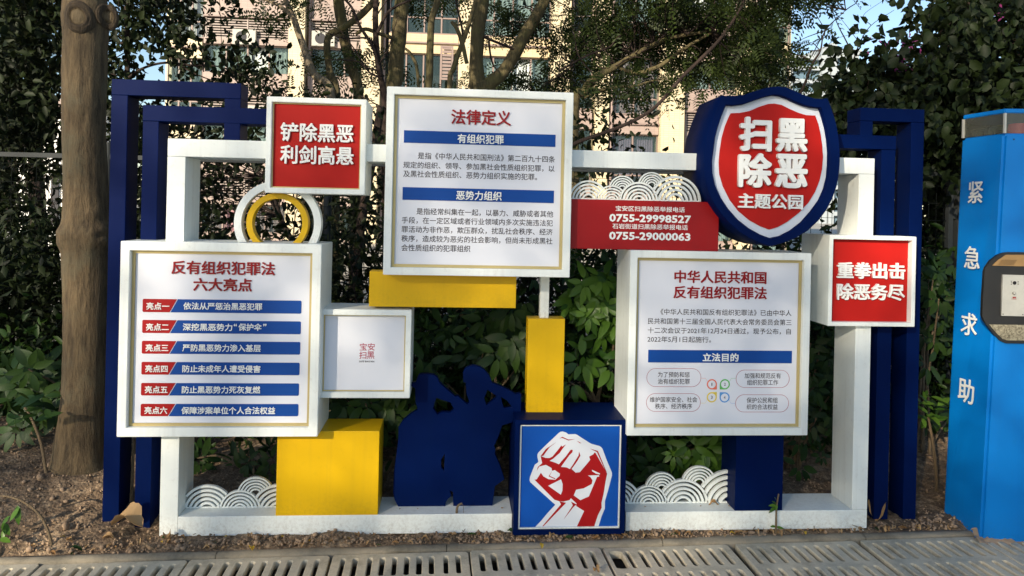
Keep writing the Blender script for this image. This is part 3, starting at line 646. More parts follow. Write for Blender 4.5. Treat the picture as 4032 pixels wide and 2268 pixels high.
# --- sky blue emergency pillar
def pillar():
    yb_, yl_ = 3.37, 3.63
    Cb = P(3862, 2100, yb_); Ct = P(3955, 524, yb_); Lb = P(3716, 2010, yl_); Lt = P(3790, 536, yl_)
    zt = Ct.z; zb0 = -.06
    def foot(u):                        # u 0 bottom, 1 top
        c = Cb.lerp(Ct, u); l = Lb.lerp(Lt, u); w = .46-.10*u
        return [(l.x, l.y), (c.x, c.y), (c.x+w*.5, c.y-.035), (c.x+w, c.y), (c.x+w+(c.x-l.x)*.6, l.y), (c.x+w-.05, l.y+.2), (l.x+.19, l.y+.2)]
    t = thing('emergency_call_pillar', 'sky blue emergency call pillar with a clear lantern top at the right edge', 'call pillar', (Cb.x+.2, 3.5, -.04))
    def shell(za, zb_, ua, ub, grow, name, mat, par=t, bev=.003):
        bm = bmesh.new(); A = foot(ua); B = foot(ub); cx = sum(p[0] for p in A)/len(A); cy = sum(p[1] for p in A)/len(A)
        g = lambda p: (cx+(p[0]-cx)*grow, cy+(p[1]-cy)*grow)
        va = [bm.verts.new((*g(p), za)) for p in A]; vb = [bm.verts.new((*g(p), zb_)) for p in B]; n = len(va)
        for i in range(n): bm.faces.new([va[i], va[(i+1) % n], vb[(i+1) % n], vb[i]])
        bm.faces.new(va[::-1]); bm.faces.new(vb)
        if bev: bmesh.ops.bevel(bm, geom=bm.edges[:], offset=bev, segments=2, affect='EDGES')
        return link(bm_mesh(bm, name), name, par, mat)
    body = shell(zb0, zt, 0, 1, 1, 'body', SKYB, bev=.012)
    glass, gt, gb = newmat('clear_lantern_glass'); gb.inputs['Roughness'].default_value = .05; gb.inputs['Base Color'].default_value = (.16, .16, .13, 1); gb.inputs['Specular IOR Level'].default_value = .9
    tb = N(gt, 'ShaderNodeBsdfTransparent'); tb.inputs[0].default_value = (.86, .88, .85, 1); mg = N(gt, 'ShaderNodeMixShader'); mg.inputs[0].default_value = .62
    gt.links.new(gb.outputs[0], mg.inputs[1]); gt.links.new(tb.outputs[0], mg.inputs[2]); gt.links.new(mg.outputs[0], gt.nodes['Material Output'].inputs[0])
    zg = P(3948, 445, yb_).z; zc = P(3948, 427, yb_).z
    shell(zt+.001, zg, 1, 1, .975, 'lantern_glass', glass, bev=0)
    cap = shell(zg+.001, zc, 1, 1, .99, 'cap', SKYB)
    fp = foot(1)
    for k in (0, 1, 3, 4): 
        x, y = fp[k]; cx = sum(p[0] for p in fp)/7; cy = sum(p[1] for p in fp)/7
        link(box_mesh(cx+(x-cx)*.985-.005, cx+(x-cx)*.985+.005, cy+(y-cy)*.985-.005, cy+(y-cy)*.985+.005, zt, zg, 0, 'rod'), 'lantern_rod', t, STEEL)
    redm, _, rb = newmat('red_beacon_plastic'); rb.inputs['Base Color'].default_value = (.45, .01, .01, 1); rb.inputs['Roughness'].default_value = .15
    bm = bmesh.new(); bmesh.ops.create_cone(bm, cap_ends=True, segments=28, radius1=.05, radius2=.045, depth=.055, matrix=Matrix.Translation((fp[2][0]-.04, fp[2][1]+.12, zt+.030)))
    link(bm_mesh(bm, 'beacon'), 'beacon', t, redm)
    # recess on the front face (front face runs from corner towards +x, slightly convex)
    dirx = Vector((.5*.41, -.035, 0)).normalized(); nrm = Vector((dirx.y, -dirx.x, 0)).normalized()
    if nrm.y > 0: nrm = -nrm
    def onface(px, py, off=0.):
        org = P(3905, 1300, yb_); c = Cb.lerp(Ct, .5); o_ = Vector((c.x, c.y, 0)); d = ray(px, py); cam_ = Vector((0, 0, CZ)); o2 = o_+nrm*(.012+off)
        tt = (o2-cam_).dot(nrm)/d.dot(nrm); return cam_+d*tt
    def fplate(pts, off, th, name, mat, par=t, s=3.292, o=(3700, 960)):
        q = [onface(o[0]+a/s, o[1]+b/s, off) for a, b in pts]; org = q[0]
        lp = [((p-org).dot(dirx), p.z) for p in q]
        me = plate([lp], 0, th, name)
        xform(me, lambda c: np.stack([org.x+c[:, 0]*dirx.x-c[:, 1]*nrm.x, org.y+c[:, 0]*dirx.y-c[:, 1]*nrm.y, c[:, 2]], 1))
        return link(me, name, par, mat)
    rp = fplate([(560, 700), (575, 500), (583, 360), (600, 310), (660, 220), (750, 150), (820, 118), (880, 108), (1700, 112), (1790, 200), (1840, 300), (1840, 950), (1780, 1150), (1700, 1280), (1600, 1300), (860, 1290), (790, 1260), (700, 1170), (620, 1060), (575, 990), (553, 930)], .002, .02, 'recess_panel', BLACKM)
    sp = fplate([(683, 282), (760, 210), (860, 142), (1550, 146), (1640, 220), (1700, 308)], .006, .006, 'speaker_panel', TAN)
    for r in range(9):
        fplate([(800-r*6+0, 208+r*8), (1005-r*5, 210+r*8), (1004-r*5, 211.5+r*8), (800-r*6, 209.5+r*8)], .0075, .001, 'grille_slot', BLACKM, sp)
    pl = fplate([(822, 400), (1560, 420), (1545, 950), (800, 933)], .012, .010, 'call_plate', STEEL)
    def disc(cx, cy, r, off, th, name, mat, par): fplate([(cx+r*math.cos(2*math.pi*k/20), cy+r*math.sin(2*math.pi*k/20)) for k in range(20)], off, th, name, mat, par)
    disc(972, 507, 24, .0135, .002, 'camera_lens', LENS, pl); disc(967, 642, 29, .0135, .004, 'call_button', STEEL, pl); disc(969, 640, 19, .0185, .004, 'call_button', LENS, pl); disc(970, 638, 15, .020, .004, 'call_button', STEEL, pl)
    for k in range(3):
        disc(929, 485+k*20, 6, .0128, .001, 'diode', LENS, pl); disc(1017, 488+k*20, 6, .0128, .001, 'diode', LENS, pl)
    disc(822, 912, 7, .0132, .002, 'screw', GREYM, pl); disc(1079, 920, 7, .0132, .002, 'screw', GREYM, pl)
    def ftext(body, a, b, c, d, mat, bold=0):
        p = onface(3700+a/3.292, 960+d/3.292, .0133); q = onface(3700+c/3.292, 960+b/3.292, .0133); me = text_raw(body, 0, bold); lo, hi, co = bbox(me); L = (q-p).dot(dirx)
        xform(me, lambda v: np.stack([p.x+(v[:, 0]-lo[0])/(hi[0]-lo[0])*L*dirx.x+nrm.x*v[:, 2], p.y+(v[:, 0]-lo[0])/(hi[0]-lo[0])*L*dirx.y+nrm.y*v[:, 2]-.0003, p.z+(v[:, 1]-lo[1])/(hi[1]-lo[1])*(q.z-p.z)], 1)); link(me, 'printed_text', pl, mat)
    ftext('SOS', 945, 687, 984, 703, BARR, .02); ftext('紧急求助', 932, 708, 996, 722, BARR)
    m, tt_, bb = newmat('speckled_mirror_window'); co = coords(tt_); f = noise(tt_, co, 90, 8, .8)
    tt_.links.new(ramp(tt_, f, [(.4, (.09, .075, .045)), (.62, (.42, .38, .27))]), bb.inputs['Base Color']); bb.inputs['Roughness'].default_value = .3
    fplate([(648, 1047), (1700, 1060), (1640, 1180), (1560, 1255), (880, 1253), (820, 1235), (740, 1160)], .006, .006, 'window', m)
    for (a, b) in [(657, 272), (615, 1055), (768, 1235), (982, 1275), (1040, 130), (597, 505)]: disc(a, b, 7, .005, .002, 'screw', GREYM, rp)
    disc(964, -1355, 9, -.011, .002, 'screw', GREYM, body)
    # characters on the angled left face
    fd = (Vector((Cb.x, Cb.y, 0))-Vector((Lb.x, Lb.y, 0))).normalized(); fn = Vector((fd.y, -fd.x, 0))
    if fn.y > 0: fn = -fn
    A0 = Lb; B0 = Cb; C0 = Lt; pn = (B0-A0).cross(C0-A0).normalized()
    if pn.y > 0: pn = -pn
    upv = pn.cross(fd); upv = upv if upv.z > 0 else -upv
    def fa(px, py):
        d = ray(px, py); cam_ = Vector((0, 0, CZ)); return cam_+d*((A0+pn*.002-cam_).dot(pn)/d.dot(pn))
    for ch, a, b, c, d_ in [('紧', 3813, 714, 3871, 800), ('急', 3798, 970, 3859, 1059), ('求', 3785, 1232, 3848, 1322), ('助', 3774, 1490, 3835, 1587)]:
        p = fa((a+c)/2, (b+d_)/2); w_ = (fa(c, (b+d_)/2)-fa(a, (b+d_)/2)).length; h_ = (fa((a+c)/2, b)-fa((a+c)/2, d_)).length
        me = text_raw(ch, 0, .012); lo, hi, co = bbox(me); cx, cy = (lo[0]+hi[0])/2, (lo[1]+hi[1])/2
        def fn_(v):
            u = (v[:, 0]-cx)/(hi[0]-lo[0])*w_; q = (v[:, 1]-cy)/(hi[1]-lo[1])*h_
            return np.stack([p.x+u*fd.x+q*upv.x+pn.x*v[:, 2], p.y+u*fd.y+q*upv.y+pn.y*v[:, 2], p.z+u*fd.z+q*upv.z+pn.z*v[:, 2]], 1)
        xform(me, fn_); link(me, 'character', t, WLET)
    # old cement smear round the foot
    bm = bmesh.new(); bmesh.ops.create_grid(bm, x_segments=60, y_segments=20, size=1)
    for v in bm.verts:
        u = (v.co.x+1)/2; w_ = (v.co.y+1)/2; x = Cb.x-.03+u*.6; y = Cb.y-.05+w_*.09; n = float(fbm(np.array(x*22), np.array(y*22), 4, 2))
        v.co = (x, y-.01, -.045+.075*w_*n*1.5)
    link(bm_mesh(bm, 'smear', True), 'cement_fillet', t, CLOD)
pillar()

# ------------------------------------------------------------------ FENCE, GATE, LEDGE
def tube_mesh(pts, radii, seg=10, name='tube', rough=0., sub=6, seed=0):
    """smooth tapered tube through points"""
    P_ = np.array([tuple(p) for p in pts], float); R = np.array(radii, float)
    if len(P_) > 2 and sub > 1:
        ex = np.vstack([2*P_[0]-P_[1], P_, 2*P_[-1]-P_[-2]]); q = []; rr = []
        for i in range(1, len(ex)-2):
            for k in range(sub):
                u = k/sub; a, b, c, d = ex[i-1], ex[i], ex[i+1], ex[i+2]
                q.append(.5*((2*b)+(-a+c)*u+(2*a-5*b+4*c-d)*u*u+(-a+3*b-3*c+d)*u**3)); rr.append(R[i-1]*(1-u)+R[i]*u)
        q.append(P_[-1]); rr.append(R[-1]); P_ = np.array(q); R = np.array(rr)
    n = len(P_); tg = np.gradient(P_, axis=0); tg /= np.linalg.norm(tg, axis=1, keepdims=True)+1e-9
    ref = np.array([0, 0, 1.]) if abs(tg[0][2]) < .8 else np.array([1., 0, 0])
    V = []; a = np.cross(tg[0], ref); a /= np.linalg.norm(a)
    for i in range(n):
        a = a-tg[i]*np.dot(a, tg[i]); a /= np.linalg.norm(a)+1e-9; b = np.cross(tg[i], a)
        for k in range(seg):
            an = 2*math.pi*k/seg; r = R[i]
            if rough: r *= 1+rough*(float(vnoise(np.array(k*1.7+seed*3), np.array(i*.45), seed))-.5)*2
            V.append(P_[i]+r*(math.cos(an)*a+math.sin(an)*b))
    idx = np.arange(n*seg).reshape(n, seg); f = np.stack([idx[:-1], np.roll(idx[:-1], -1, 1), np.roll(idx[1:], -1, 1), idx[1:]], -1).reshape(-1, 4)
    me = mesh_np(name, np.array(V), f, True); return me
def wire_panel(x0, x1, y, z0, z1, label, posts, dx=.081, dz=.125, rail=True):
    t = thing('wire_fence', label, 'fence', ((x0+x1)/2, y, z0), 'dark wire mesh fence behind the sign')
    L = []
    x = x0+dx*.5
    while x < x1: L.append((x-.0014, x+.0014, y-.0014, y+.0014, z0, z1+.04)); x += dx
    z = z0+dz*.5
    H = []
    while z < z1: H.append((x0, x1, y+.0015, y+.0045, z-.0015, z+.0015)); z += dz
    o = link(boxes_mesh(L, 0, 'wires'), 'upright_wires', t, FENCE); o['kind'] = 'stuff'
    o = link(boxes_mesh(H, 0, 'wires'), 'cross_wires', t, FENCE); o['kind'] = 'stuff'
    if rail:
        link(box_mesh(x0, x1, y-.012, y+.02, z1-.02, z1+.012, .002), 'rail', t, GREYM); link(box_mesh(x0, x1, y-.012, y+.02, z0-.02, z0+.012, .002), 'rail', t, GREYM)
    for p in posts: link(tube_mesh([(p, y+.04, 0), (p, y+.04, z1+.1)], [.028, .028], 16, sub=1), 'post', t, GREYM)
YFc = 5.3
fz1 = P(200, 610, YFc).z; fz0 = P(200, 1400, YFc).z
xp = P(415, 700, YFc).x
wire_panel(-4.6, xp-.03, YFc, fz0, fz1, 'wire fence length left of the big tree trunk with its top and bottom rail', [xp])
wire_panel(xp+.03, .2, YFc, fz0, fz1, 'wire fence length behind the left half of the sign', [-.9, .2])
wire_panel(.25, P(3640, 700, YFc).x, YFc, fz0, fz1, 'wire fence length behind the right half of the sign', [1.7])
wire_panel(P(3800, 700, YFc).x, 7.2, YFc, fz0, fz1, 'wire fence length to the right of the sky blue pillar', [5.4])
# gate
ga, gb_ = P(3640, 700, 4.9).x, P(3750, 700, 4.9).x
tg = thing('wire_gate', 'narrow dark framed wire gate between the navy frame and the sky blue pillar', 'gate', (gb_, 4.9, .2))
gz1 = P(3700, 678, 4.9).z
for nm, bx_ in [('gate_stile', (gb_-.035, gb_, 4.88, 4.92, .15, gz1)), ('gate_rail', (ga-.25, gb_-.036, 4.88, 4.92, gz1-.035, gz1)), ('gate_rail', (ga-.25, gb_-.036, 4.88, 4.92, .2, .235))]:
    link(box_mesh(*bx_, .002), nm, tg, GREYM)
L = [(x-.002, x+.002, 4.898, 4.902, .24, gz1-.036+.1) for x in np.arange(ga-.24, gb_-.04, .055)]
o = link(boxes_mesh(L), 'gate_wires', tg, FENCE); o['kind'] = 'stuff'
o = link(boxes_mesh([(ga-.25, gb_-.036, 4.903, 4.908, z-.0025, z+.0025) for z in np.arange(.3, gz1-.05, .12)]), 'gate_wires', tg, FENCE); o['kind'] = 'stuff'
gp = P(3778, 700, 4.9).x
recentre(tag(link(box_mesh(gp-.02, gp+.02, 4.88, 4.93, 0, gz1+.06, .003), 'gate_post', None, GREYM), 'square dark post on which the wire gate hangs', 'post'))
for z in (1.55, 1.05, .5):
    link(box_mesh(gb_+.001, gp-.021, 4.885, 4.915, z-.035, z+.035, .003), 'hinge', tg, GREYM)
# low stone ledge left
tl = thing('stone_ledge', 'low weathered concrete step wall behind the left shrub', 'ledge', (-3.2, 5.0, .1))
link(box_mesh(-5.2, -1.45, 4.95, 5.6, -.1, P(100, 1535, 4.95).z, .012), 'coping', tl, CONC2)
link(box_mesh(-5.2, -1.65, 4.72, 4.948, -.1, P(100, 1640, 4.7).z, .012), 'step', tl, CONC2)

# ------------------------------------------------------------------ FOLIAGE helpers
def rand_dirs(n, down=0.):
    v = rng.normal(size=(n, 3)); v[:, 2] -= down; return v/np.linalg.norm(v, axis=1, keepdims=True)
def leaf_geo(c, ax, L, Wd, kind='rhomb', fold=.25):
    """c base points, ax unit axes; returns verts, tris"""
    n = len(c); rnd = rng.normal(size=(n, 3)); side = np.cross(ax, rnd); side /= np.linalg.norm(side, axis=1, keepdims=True)+1e-9
    nor = np.cross(side, ax); L = np.asarray(L).reshape(-1, 1)*np.ones((n, 1)); w = L*Wd
    if kind == 'rhomb':
        v = np.stack([c, c+ax*L*.45+side*w*.5+nor*w*fold, c+ax*L, c+ax*L*.45-side*w*.5+nor*w*fold], 1)
        f = np.array([[0, 1, 2], [0, 2, 3]])
    else:
        bend = -nor*L*.10
        v = np.stack([c, c+ax*L*.28+side*w*.42+nor*w*fold, c+ax*L*.28-side*w*.42+nor*w*fold, c+ax*L*.68+side*w*.42+nor*w*fold+bend*.6, c+ax*L*.68-side*w*.42+nor*w*fold+bend*.6, c+ax*L+bend*1.6, c+ax*L*.3, c+ax*L*.68+bend*.6], 1)
        f = np.array([[0, 1, 6], [0, 6, 2], [1, 3, 7], [1, 7, 6], [6, 7, 4], [6, 4, 2], [3, 5, 7], [7, 5, 4]])
    k = v.shape[1]; F_ = (f[None]+(np.arange(n)*k)[:, None, None]).reshape(-1, 3)
    return v.reshape(-1, 3), F_
def join(parts):
    V = []; Fs = []; o = 0
    for v, f in parts: V.append(v); Fs.append(f+o); o += len(v)
    return np.vstack(V), np.vstack(Fs)
def px_clumps(n, regs, sig):
    """clump centres spread over volumes: regs = (x0,x1,y0,y1,Ynear,Yfar,weight) given as view windows with a depth range"""
    w = np.array([r[6] for r in regs], float); w /= w.sum(); out = []
    for i in rng.choice(len(regs), n, p=w):
        r = regs[i]; out.append(tuple(P(rng.uniform(r[0], r[1]), rng.uniform(r[2], r[3]), rng.uniform(r[4], r[5]))))
    return np.array(out)
def leaf_cloud(cent, per, sig, L, Wd, down=.4, kind='rhomb', name='foliage'):
    n = len(cent)*per; c = np.repeat(cent, per, 0)+rng.normal(size=(n, 3))*np.asarray(sig)
    v, f = leaf_geo(c, rand_dirs(n, down), rng.uniform(.7, 1.15, n)*L, Wd, kind); return mesh_np(name, v, f)
def frond_geo(c, ax, L, pairs=9, ll=.022, lw=.36):
    """pinnate leaves: rachis with leaflet pairs"""
    n = len(c); rnd = rng.normal(size=(n, 3)); side = np.cross(ax, rnd); side /= np.linalg.norm(side, axis=1, keepdims=True); nor = np.cross(side, ax)
    u = (np.arange(pairs)+.7)/pairs; L = rng.uniform(.7, 1.2, n)*L
    base = c[:, None]+ax[:, None]*(L[:, None]*u)[..., None]+np.array([0, 0, -1.])*((L[:, None]*u**2)*.25)[..., None]
    vs = []
    for s in (1, -1):
        d = side[:, None]*s+ax[:, None]*.35; d = d/np.linalg.norm(d, axis=2, keepdims=True)*np.ones((1, pairs, 1)); b = base.reshape(-1, 3); dd = d.reshape(-1, 3)
        wv = np.repeat(ax, pairs, 0)*lw*ll; sc = (1-.5*np.abs(np.tile(u, n)-.45))[:, None]
        vs.append(np.stack([b, b+dd*ll*.5*sc+wv*.5, b+dd*ll*sc, b+dd*ll*.5*sc-wv*.5], 1))
    v = np.concatenate(vs, 0); m = len(v); f = (np.array([[0, 1, 2], [0, 2, 3]])[None]+(np.arange(m)*4)[:, None, None]).reshape(-1, 3)
    return v.reshape(-1, 3), f

# one leaf and leaf-whorl meshes for plants whose leaves can be told apart
def one_leaf(L=.10, Wd=.36, bend=.12, cup=.14, name='leaf'):
    n = 7; V = []; 
    for i in range(n+1):
        u = i/n; w = Wd*L*.5*math.sin(math.pi*min(1, u**.82*1.0))**.8 if 0 < i < n else .0006; z = -bend*L*u*u
        V += [(-w, u*L, z+cup*w), (0, u*L, z), (w, u*L, z+cup*w)]
    f = []
    for i in range(n): a = i*3; f += [(a, a+1, a+4, a+3), (a+1, a+2, a+5, a+4)]
    return mesh_np(name, V, f, True)
leafS = [one_leaf(.10, .40, .18), one_leaf(.085, .42, .10), one_leaf(.115, .36, .32)]
leafB = [one_leaf(.11, .36, .30), one_leaf(.09, .40, .15)]
def put_leaf(me, root, pos, d, up, s, mat):
    if not me.materials: me.materials.append(mat)
    y = d.normalized(); x = y.cross(up); x = x.normalized() if x.length > 1e-4 else Vector((1, 0, 0)); z = x.cross(y)
    o = bpy.data.objects.new('leaf', me); COL.objects.link(o); o.parent = root
    M = Matrix((x, y, z)).transposed().to_4x4(); M.translation = pos-root.location; o.matrix_local = M @ Matrix.Scale(s, 4); return o
def leafset(mat, base): 
    r = [m.copy() for m in base]
    for m in r: m.materials.clear(); m.materials.append(mat)
    return r
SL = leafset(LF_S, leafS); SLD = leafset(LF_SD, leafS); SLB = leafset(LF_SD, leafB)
def whorl(root, pos, face, meshes, n=7, s=1., droop=.35, dark=None):
    face = face.normalized(); a = face.orthogonal().normalized(); b = face.cross(a); ph = random.uniform(0, 6.28)
    for k in range(n):
        an = ph+2*math.pi*k/n+random.uniform(-.2, .2); d = a*math.cos(an)+b*math.sin(an)
        d = (d+face*random.uniform(.05, .45)+Vector((0, 0, -droop*random.uniform(.5, 1.3)))).normalized()
        put_leaf(random.choice(meshes), root, pos+d*.025*s, d, face, s*random.uniform(.75, 1.15), None)
def shrub(name, label, base, whorls, meshes, stems, mat=TWIG, group=None, cat='shrub', dense=None, n=7, s=1., droop=.35):
    t = thing(name, label, cat, base, group)
    for pts, r in stems: link(tube_mesh(pts, np.linspace(r, r*.45, len(pts)), 8, 'stem'), 'stem', t, mat)
    for w in whorls:
        pos = Vector(w[0]); fc = Vector(w[1]) if len(w) > 1 else Vector((random.uniform(-.5, .5), -1, random.uniform(.1, .9)))
        whorl(t, pos, fc, meshes, n, (w[2] if len(w) > 2 else 1.)*s, droop)
    if dense is not None:
        cent, per, sig, L, Wd, m = dense
        o = link(leaf_cloud(cent, per, sig, L, Wd, .5, 'oval'), 'inner_foliage', t, m); o['kind'] = 'stuff'
    return t

# ------------------------------------------------------------------ big trunk at left
def big_trunk():
    Y = 3.93; pts = []; rad = []
    for (xl, xr, y) in [(150, 462, 1925), (176, 436, 1880), (205, 414, 1800), (232, 408, 1640), (245, 412, 1500), (250, 415, 1250), (243, 424, 1000), (240, 423, 920), (245, 418, 840), (248, 412, 700), (244, 402, 500), (243, 408, 300), (246, 410, 150), (240, 415, 60), (246, 405, -40), (252, 400, -300)]:
        a, b = P(xl, y, Y), P(xr, y, Y); pts.append(((a.x+b.x)/2, Y+.02, a.z)); rad.append((b.x-a.x)/2)
    pts = [(pts[0][0], pts[0][1], pts[0][2]-.15)]+pts; rad = [rad[0]*1.25]+rad
    top = pts[-1]; pts += [(top[0]+.05, top[1]+.05, top[2]+.8), (top[0]-.05, top[1]+.2, top[2]+1.8)]; rad += [.09, .06]
    t = thing('big_tree', 'thick smooth brown trunk with knots standing left of the navy frame', 'tree', (pts[1][0], Y, pts[1][2]))
    me = tube_mesh(pts, rad, 64, 'trunk', .012, 16, 4)
    # knots: raised collars and scars
    kn = [(P(258, 935, Y), .05, .03), (P(408, 925, Y), .055, .035), (P(385, 845, Y), .03, .012), (P(350, 430, Y), .022, .008), (P(325, 1518, Y), .018, -.006), (P(318, 1770, Y), .018, -.006), (P(335, 1310, Y), .014, -.005), (P(300, 690, Y), .02, .006)]
    def disp(c):
        c = c.copy(); ax = np.array([[pts[5][0], Y+.02]])
        rv = c[:, :2]-np.interp(c[:, 2], [p[2] for p in pts], [p[0] for p in pts])[:, None]*np.array([[1, 0]])-np.array([[0, Y+.02]])
        rv /= np.linalg.norm(rv, axis=1, keepdims=True)+1e-9; add = np.zeros(len(c))
        for p, s, h in kn:
            dd = np.sqrt((c[:, 0]-p.x)**2*1.0+(c[:, 2]-p.z)**2); m = (c[:, 1] < Y+.05)
            add += m*h*(np.exp(-(dd/s)**2)-.55*np.exp(-(dd/(s*.45))**2)*(h > .02))
        add += (fbm(np.arctan2(rv[:, 1], rv[:, 0])*5, c[:, 2]*2.5, 4, 8)-.47)*.008
        c[:, 0] += rv[:, 0]*add; c[:, 1] += rv[:, 1]*add; return c
    xform(me, disp); link(me, 'trunk', t, BARK)
    KP = mat_bark('knot_scar_wood', (.10, .07, .035), (.24, .18, .10), 16); KD = mat_bark('knot_lip_bark', (.025, .016, .009), (.09, .062, .032), 9)
    for (kx, ky, rx, rz) in [(299, 62, 46, 50), (392, 46, 26, 44)]:
        c = P(kx, ky, Y-.10); k_ = (Y-.1)/F; nr, na = 14, 40; prof = [(0, .006), (.18, .008), (.35, .006), (.45, -.002), (.52, -.010), (.60, -.002), (.68, .012), (.76, .017), (.83, .011), (.88, .004), (.93, .008), (1.0, .001), (1.12, -.012), (1.2, -.03)]
        V = []; tcx = P(330, ky, Y).x
        for i, (q, h) in enumerate(prof):
            for j in range(na):
                a = 2*math.pi*j/na; w = 1+.07*math.sin(2*a+kx)+.05*float(vnoise(np.array(j*.6), np.array(i*.5+kx), 3))
                x = c.x+q*w*rx*k_*math.cos(a); z = c.z+q*w*rz*k_*math.sin(a); dx = (x-tcx)/.112
                yy = Y+.02-.112*math.sqrt(max(0.02, 1-min(.98, dx*dx)))
                V.append((x, yy-.003-h*.42, z))
        idx = np.arange(len(prof)*na).reshape(len(prof), na)
        f = np.stack([idx[:-1], np.roll(idx[:-1], -1, 1), np.roll(idx[1:], -1, 1), idx[1:]], -1)
        kn_ = link(mesh_np('knot_lip', V, f[4:].reshape(-1, 4), True), 'knot', t, KD)
        link(mesh_np('knot_scar', V, f[:5].reshape(-1, 4), True), 'knot_scar', kn_, KP)
    cent = []
    for _ in range(60): cent.append((rng.uniform(-3.6, -.6), rng.uniform(3.2, 5.2), rng.uniform(3.7, 5.2)))
    o = link(leaf_cloud(np.array(cent), 90, .22, .09, .5, .6), 'crown', t, LF_D); o['kind'] = 'stuff'
big_trunk()

# ------------------------------------------------------------------ trees behind the fence
def stem(root, pxs, Y, name='trunk', mat=BARKO, to_ground=True, seg=12, dY=0.):
    pts = []; rad = []
    for i, (x, y, w) in enumerate(pxs):
        yy = Y+dY*i; q = P(x, y, yy); pts.append(tuple(q)); rad.append(w/2*yy/F)
    if to_ground:
        b = pts[0]; g = (b[0]+random.uniform(-.1, .1), b[1]+.1, .1); pts = [g, ((b[0]+g[0])/2, b[1], b[2]*.5)]+pts; rad = [rad[0]*1.5, rad[0]*1.15]+rad
    return link(tube_mesh(pts, rad, seg, name, .07, 6, int(pxs[0][0]) % 17), name, root, mat)
def tree(name, label, Y, bx, group='trees behind the wire fence'): return thing(name, label, 'tree', (P(bx, 1200, Y).x, Y, .1), group)
def fronds(root, regs, ncl, per, sig, mat=LF_F, L=.17, name='crown', pairs=6, ll=.055):
    cent = px_clumps(ncl, regs, sig); n = ncl*per; c = np.repeat(cent, per, 0)+rng.normal(size=(n, 3))*sig*np.array([1.35, 1.2, .55])
    ax = rand_dirs(n, .45); v, f = frond_geo(c, ax, L, pairs, ll); o = link(mesh_np('fronds', v, f), name, root, mat); o['kind'] = 'stuff'; return cent
def twigs(root, cents, origin_pts, r=.008, mat=BARKD, name='twigs', k=1):
    """thin branches from the nearest limb point to each clump"""
    bm_parts = []; org = np.array([tuple(p) for p in origin_pts])
    for c in cents:
        d = np.linalg.norm(org-c, axis=1); o_ = org[np.argsort(d)[min(k, len(org)-1) if random.random() < .3 else 0]]
        mid = (o_+c)/2+rng.normal(size=3)*.08
        me = tube_mesh([o_, mid, c], [r, r*.6, r*.25], 4, 't', 0, 4)
        v = np.empty(len(me.vertices)*3, 'f'); me.vertices.foreach_get('co', v); f = np.empty(len(me.loops), 'i'); me.loops.foreach_get('vertex_index', f)
        bm_parts.append((v.reshape(-1, 3), f.reshape(-1, 4))); bpy.data.meshes.remove(me)
    v, f = join(bm_parts); o = link(mesh_np(name, v, f, True), name, root, mat); o['kind'] = 'stuff'
def limb_pts(pxs, Y): return [P(a, b, Y) for a, b, *_ in pxs]

t1 = tree('twin_stem_tree', 'pale barked leaning tree behind the high red slogan panel', 7.0, 1310)
l1 = [(1305, 395, 36), (1235, 290, 30), (1190, 170, 26), (1155, 70, 24), (1125, 0, 20), (1090, -120, 16)]
stem(t1, l1, 7.0, 'trunk', BARKP)
stem(t1, [(1150, 62, 18), (1095, 20, 14), (1030, -10, 12), (950, -60, 8)], 7.0, 'limb', BARKP, False)
l2 = [(1325, 395, 34), (1300, 290, 28), (1288, 200, 27), (1296, 140, 27), (1350, 110, 26), (1420, 60, 27), (1480, -5, 26), (1540, -90, 22)]
stem(t1, l2, 7.05, 'limb', BARKO)
fronds(t1, [(980, 1420, -140, 60, 6.6, 7.6, 2), (1000, 1250, 220, 380, 6.8, 7.8, 1)], 14, 18, .12)
t3 = tree('dark_tree', 'dark straight trunk rising right behind the red slogan panel', 7.3, 1400)
l3 = [(1412, 395, 42), (1385, 270, 40), (1355, 145, 42), (1335, 20, 43), (1325, -120, 40)]
stem(t3, l3, 7.3, 'trunk', BARKO)
c3 = fronds(t3, [(1250, 1560, 200, 400, 7.4, 8.2, 2), (1150, 1500, -150, 40, 7.4, 8.2, 1)], 13, 18, .13)
t4 = tree('bare_branched_tree', 'slender dark reddish tree with bare forking branches left of the tallest panel', 6.7, 1515)
l4 = [(1520, 700, 34), (1516, 410, 28), (1500, 310, 24), (1487, 232, 23), (1478, 90, 23), (1484, -40, 20)]
stem(t4, l4, 6.7, 'trunk', BARKD)
for b in [[(1500, 300, 14), (1470, 190, 13), (1415, 100, 12), (1385, 30, 10), (1340, -20, 8)], [(1486, 130, 14), (1520, 60, 12), (1560, 25, 10), (1620, 0, 8)], [(1500, 280, 8), (1440, 265, 7), (1400, 240, 6), (1290, 235, 4)],
          [(1488, 180, 9), (1440, 150, 8), (1350, 150, 6), (1240, 110, 4)], [(1505, 310, 9), (1450, 280, 7), (1400, 200, 5), (1340, 120, 3)], [(1495, 250, 7), (1530, 190, 5), (1550, 120, 4), (1570, 60, 2)], [(1484, 60, 7), (1510, 20, 5), (1545, -30, 4)]]:
    stem(t4, b, 6.65, 'limb', BARKD, False, 7)
t5 = tree('olive_tree', 'thick olive brown trunk just above the left top corner of the tallest panel', 7.1, 1550)
stem(t5, [(1548, 400, 64), (1556, 300, 60), (1566, 200, 58), (1574, 100, 58), (1584, 0, 56), (1592, -130, 50)], 7.1, 'trunk', BARKO)
stem(t5, [(1548, 150, 16), (1500, 135, 15), (1440, 115, 15), (1400, 135, 13)], 7.0, 'limb', BARKO, False, 8)
fronds(t5, [(1580, 1800, -120, 60, 7.2, 8.0, 2)], 7, 18, .12)
t6 = tree('slim_tree', 'slim grey brown trunk leaning over the middle of the tallest panel', 6.8, 1685)
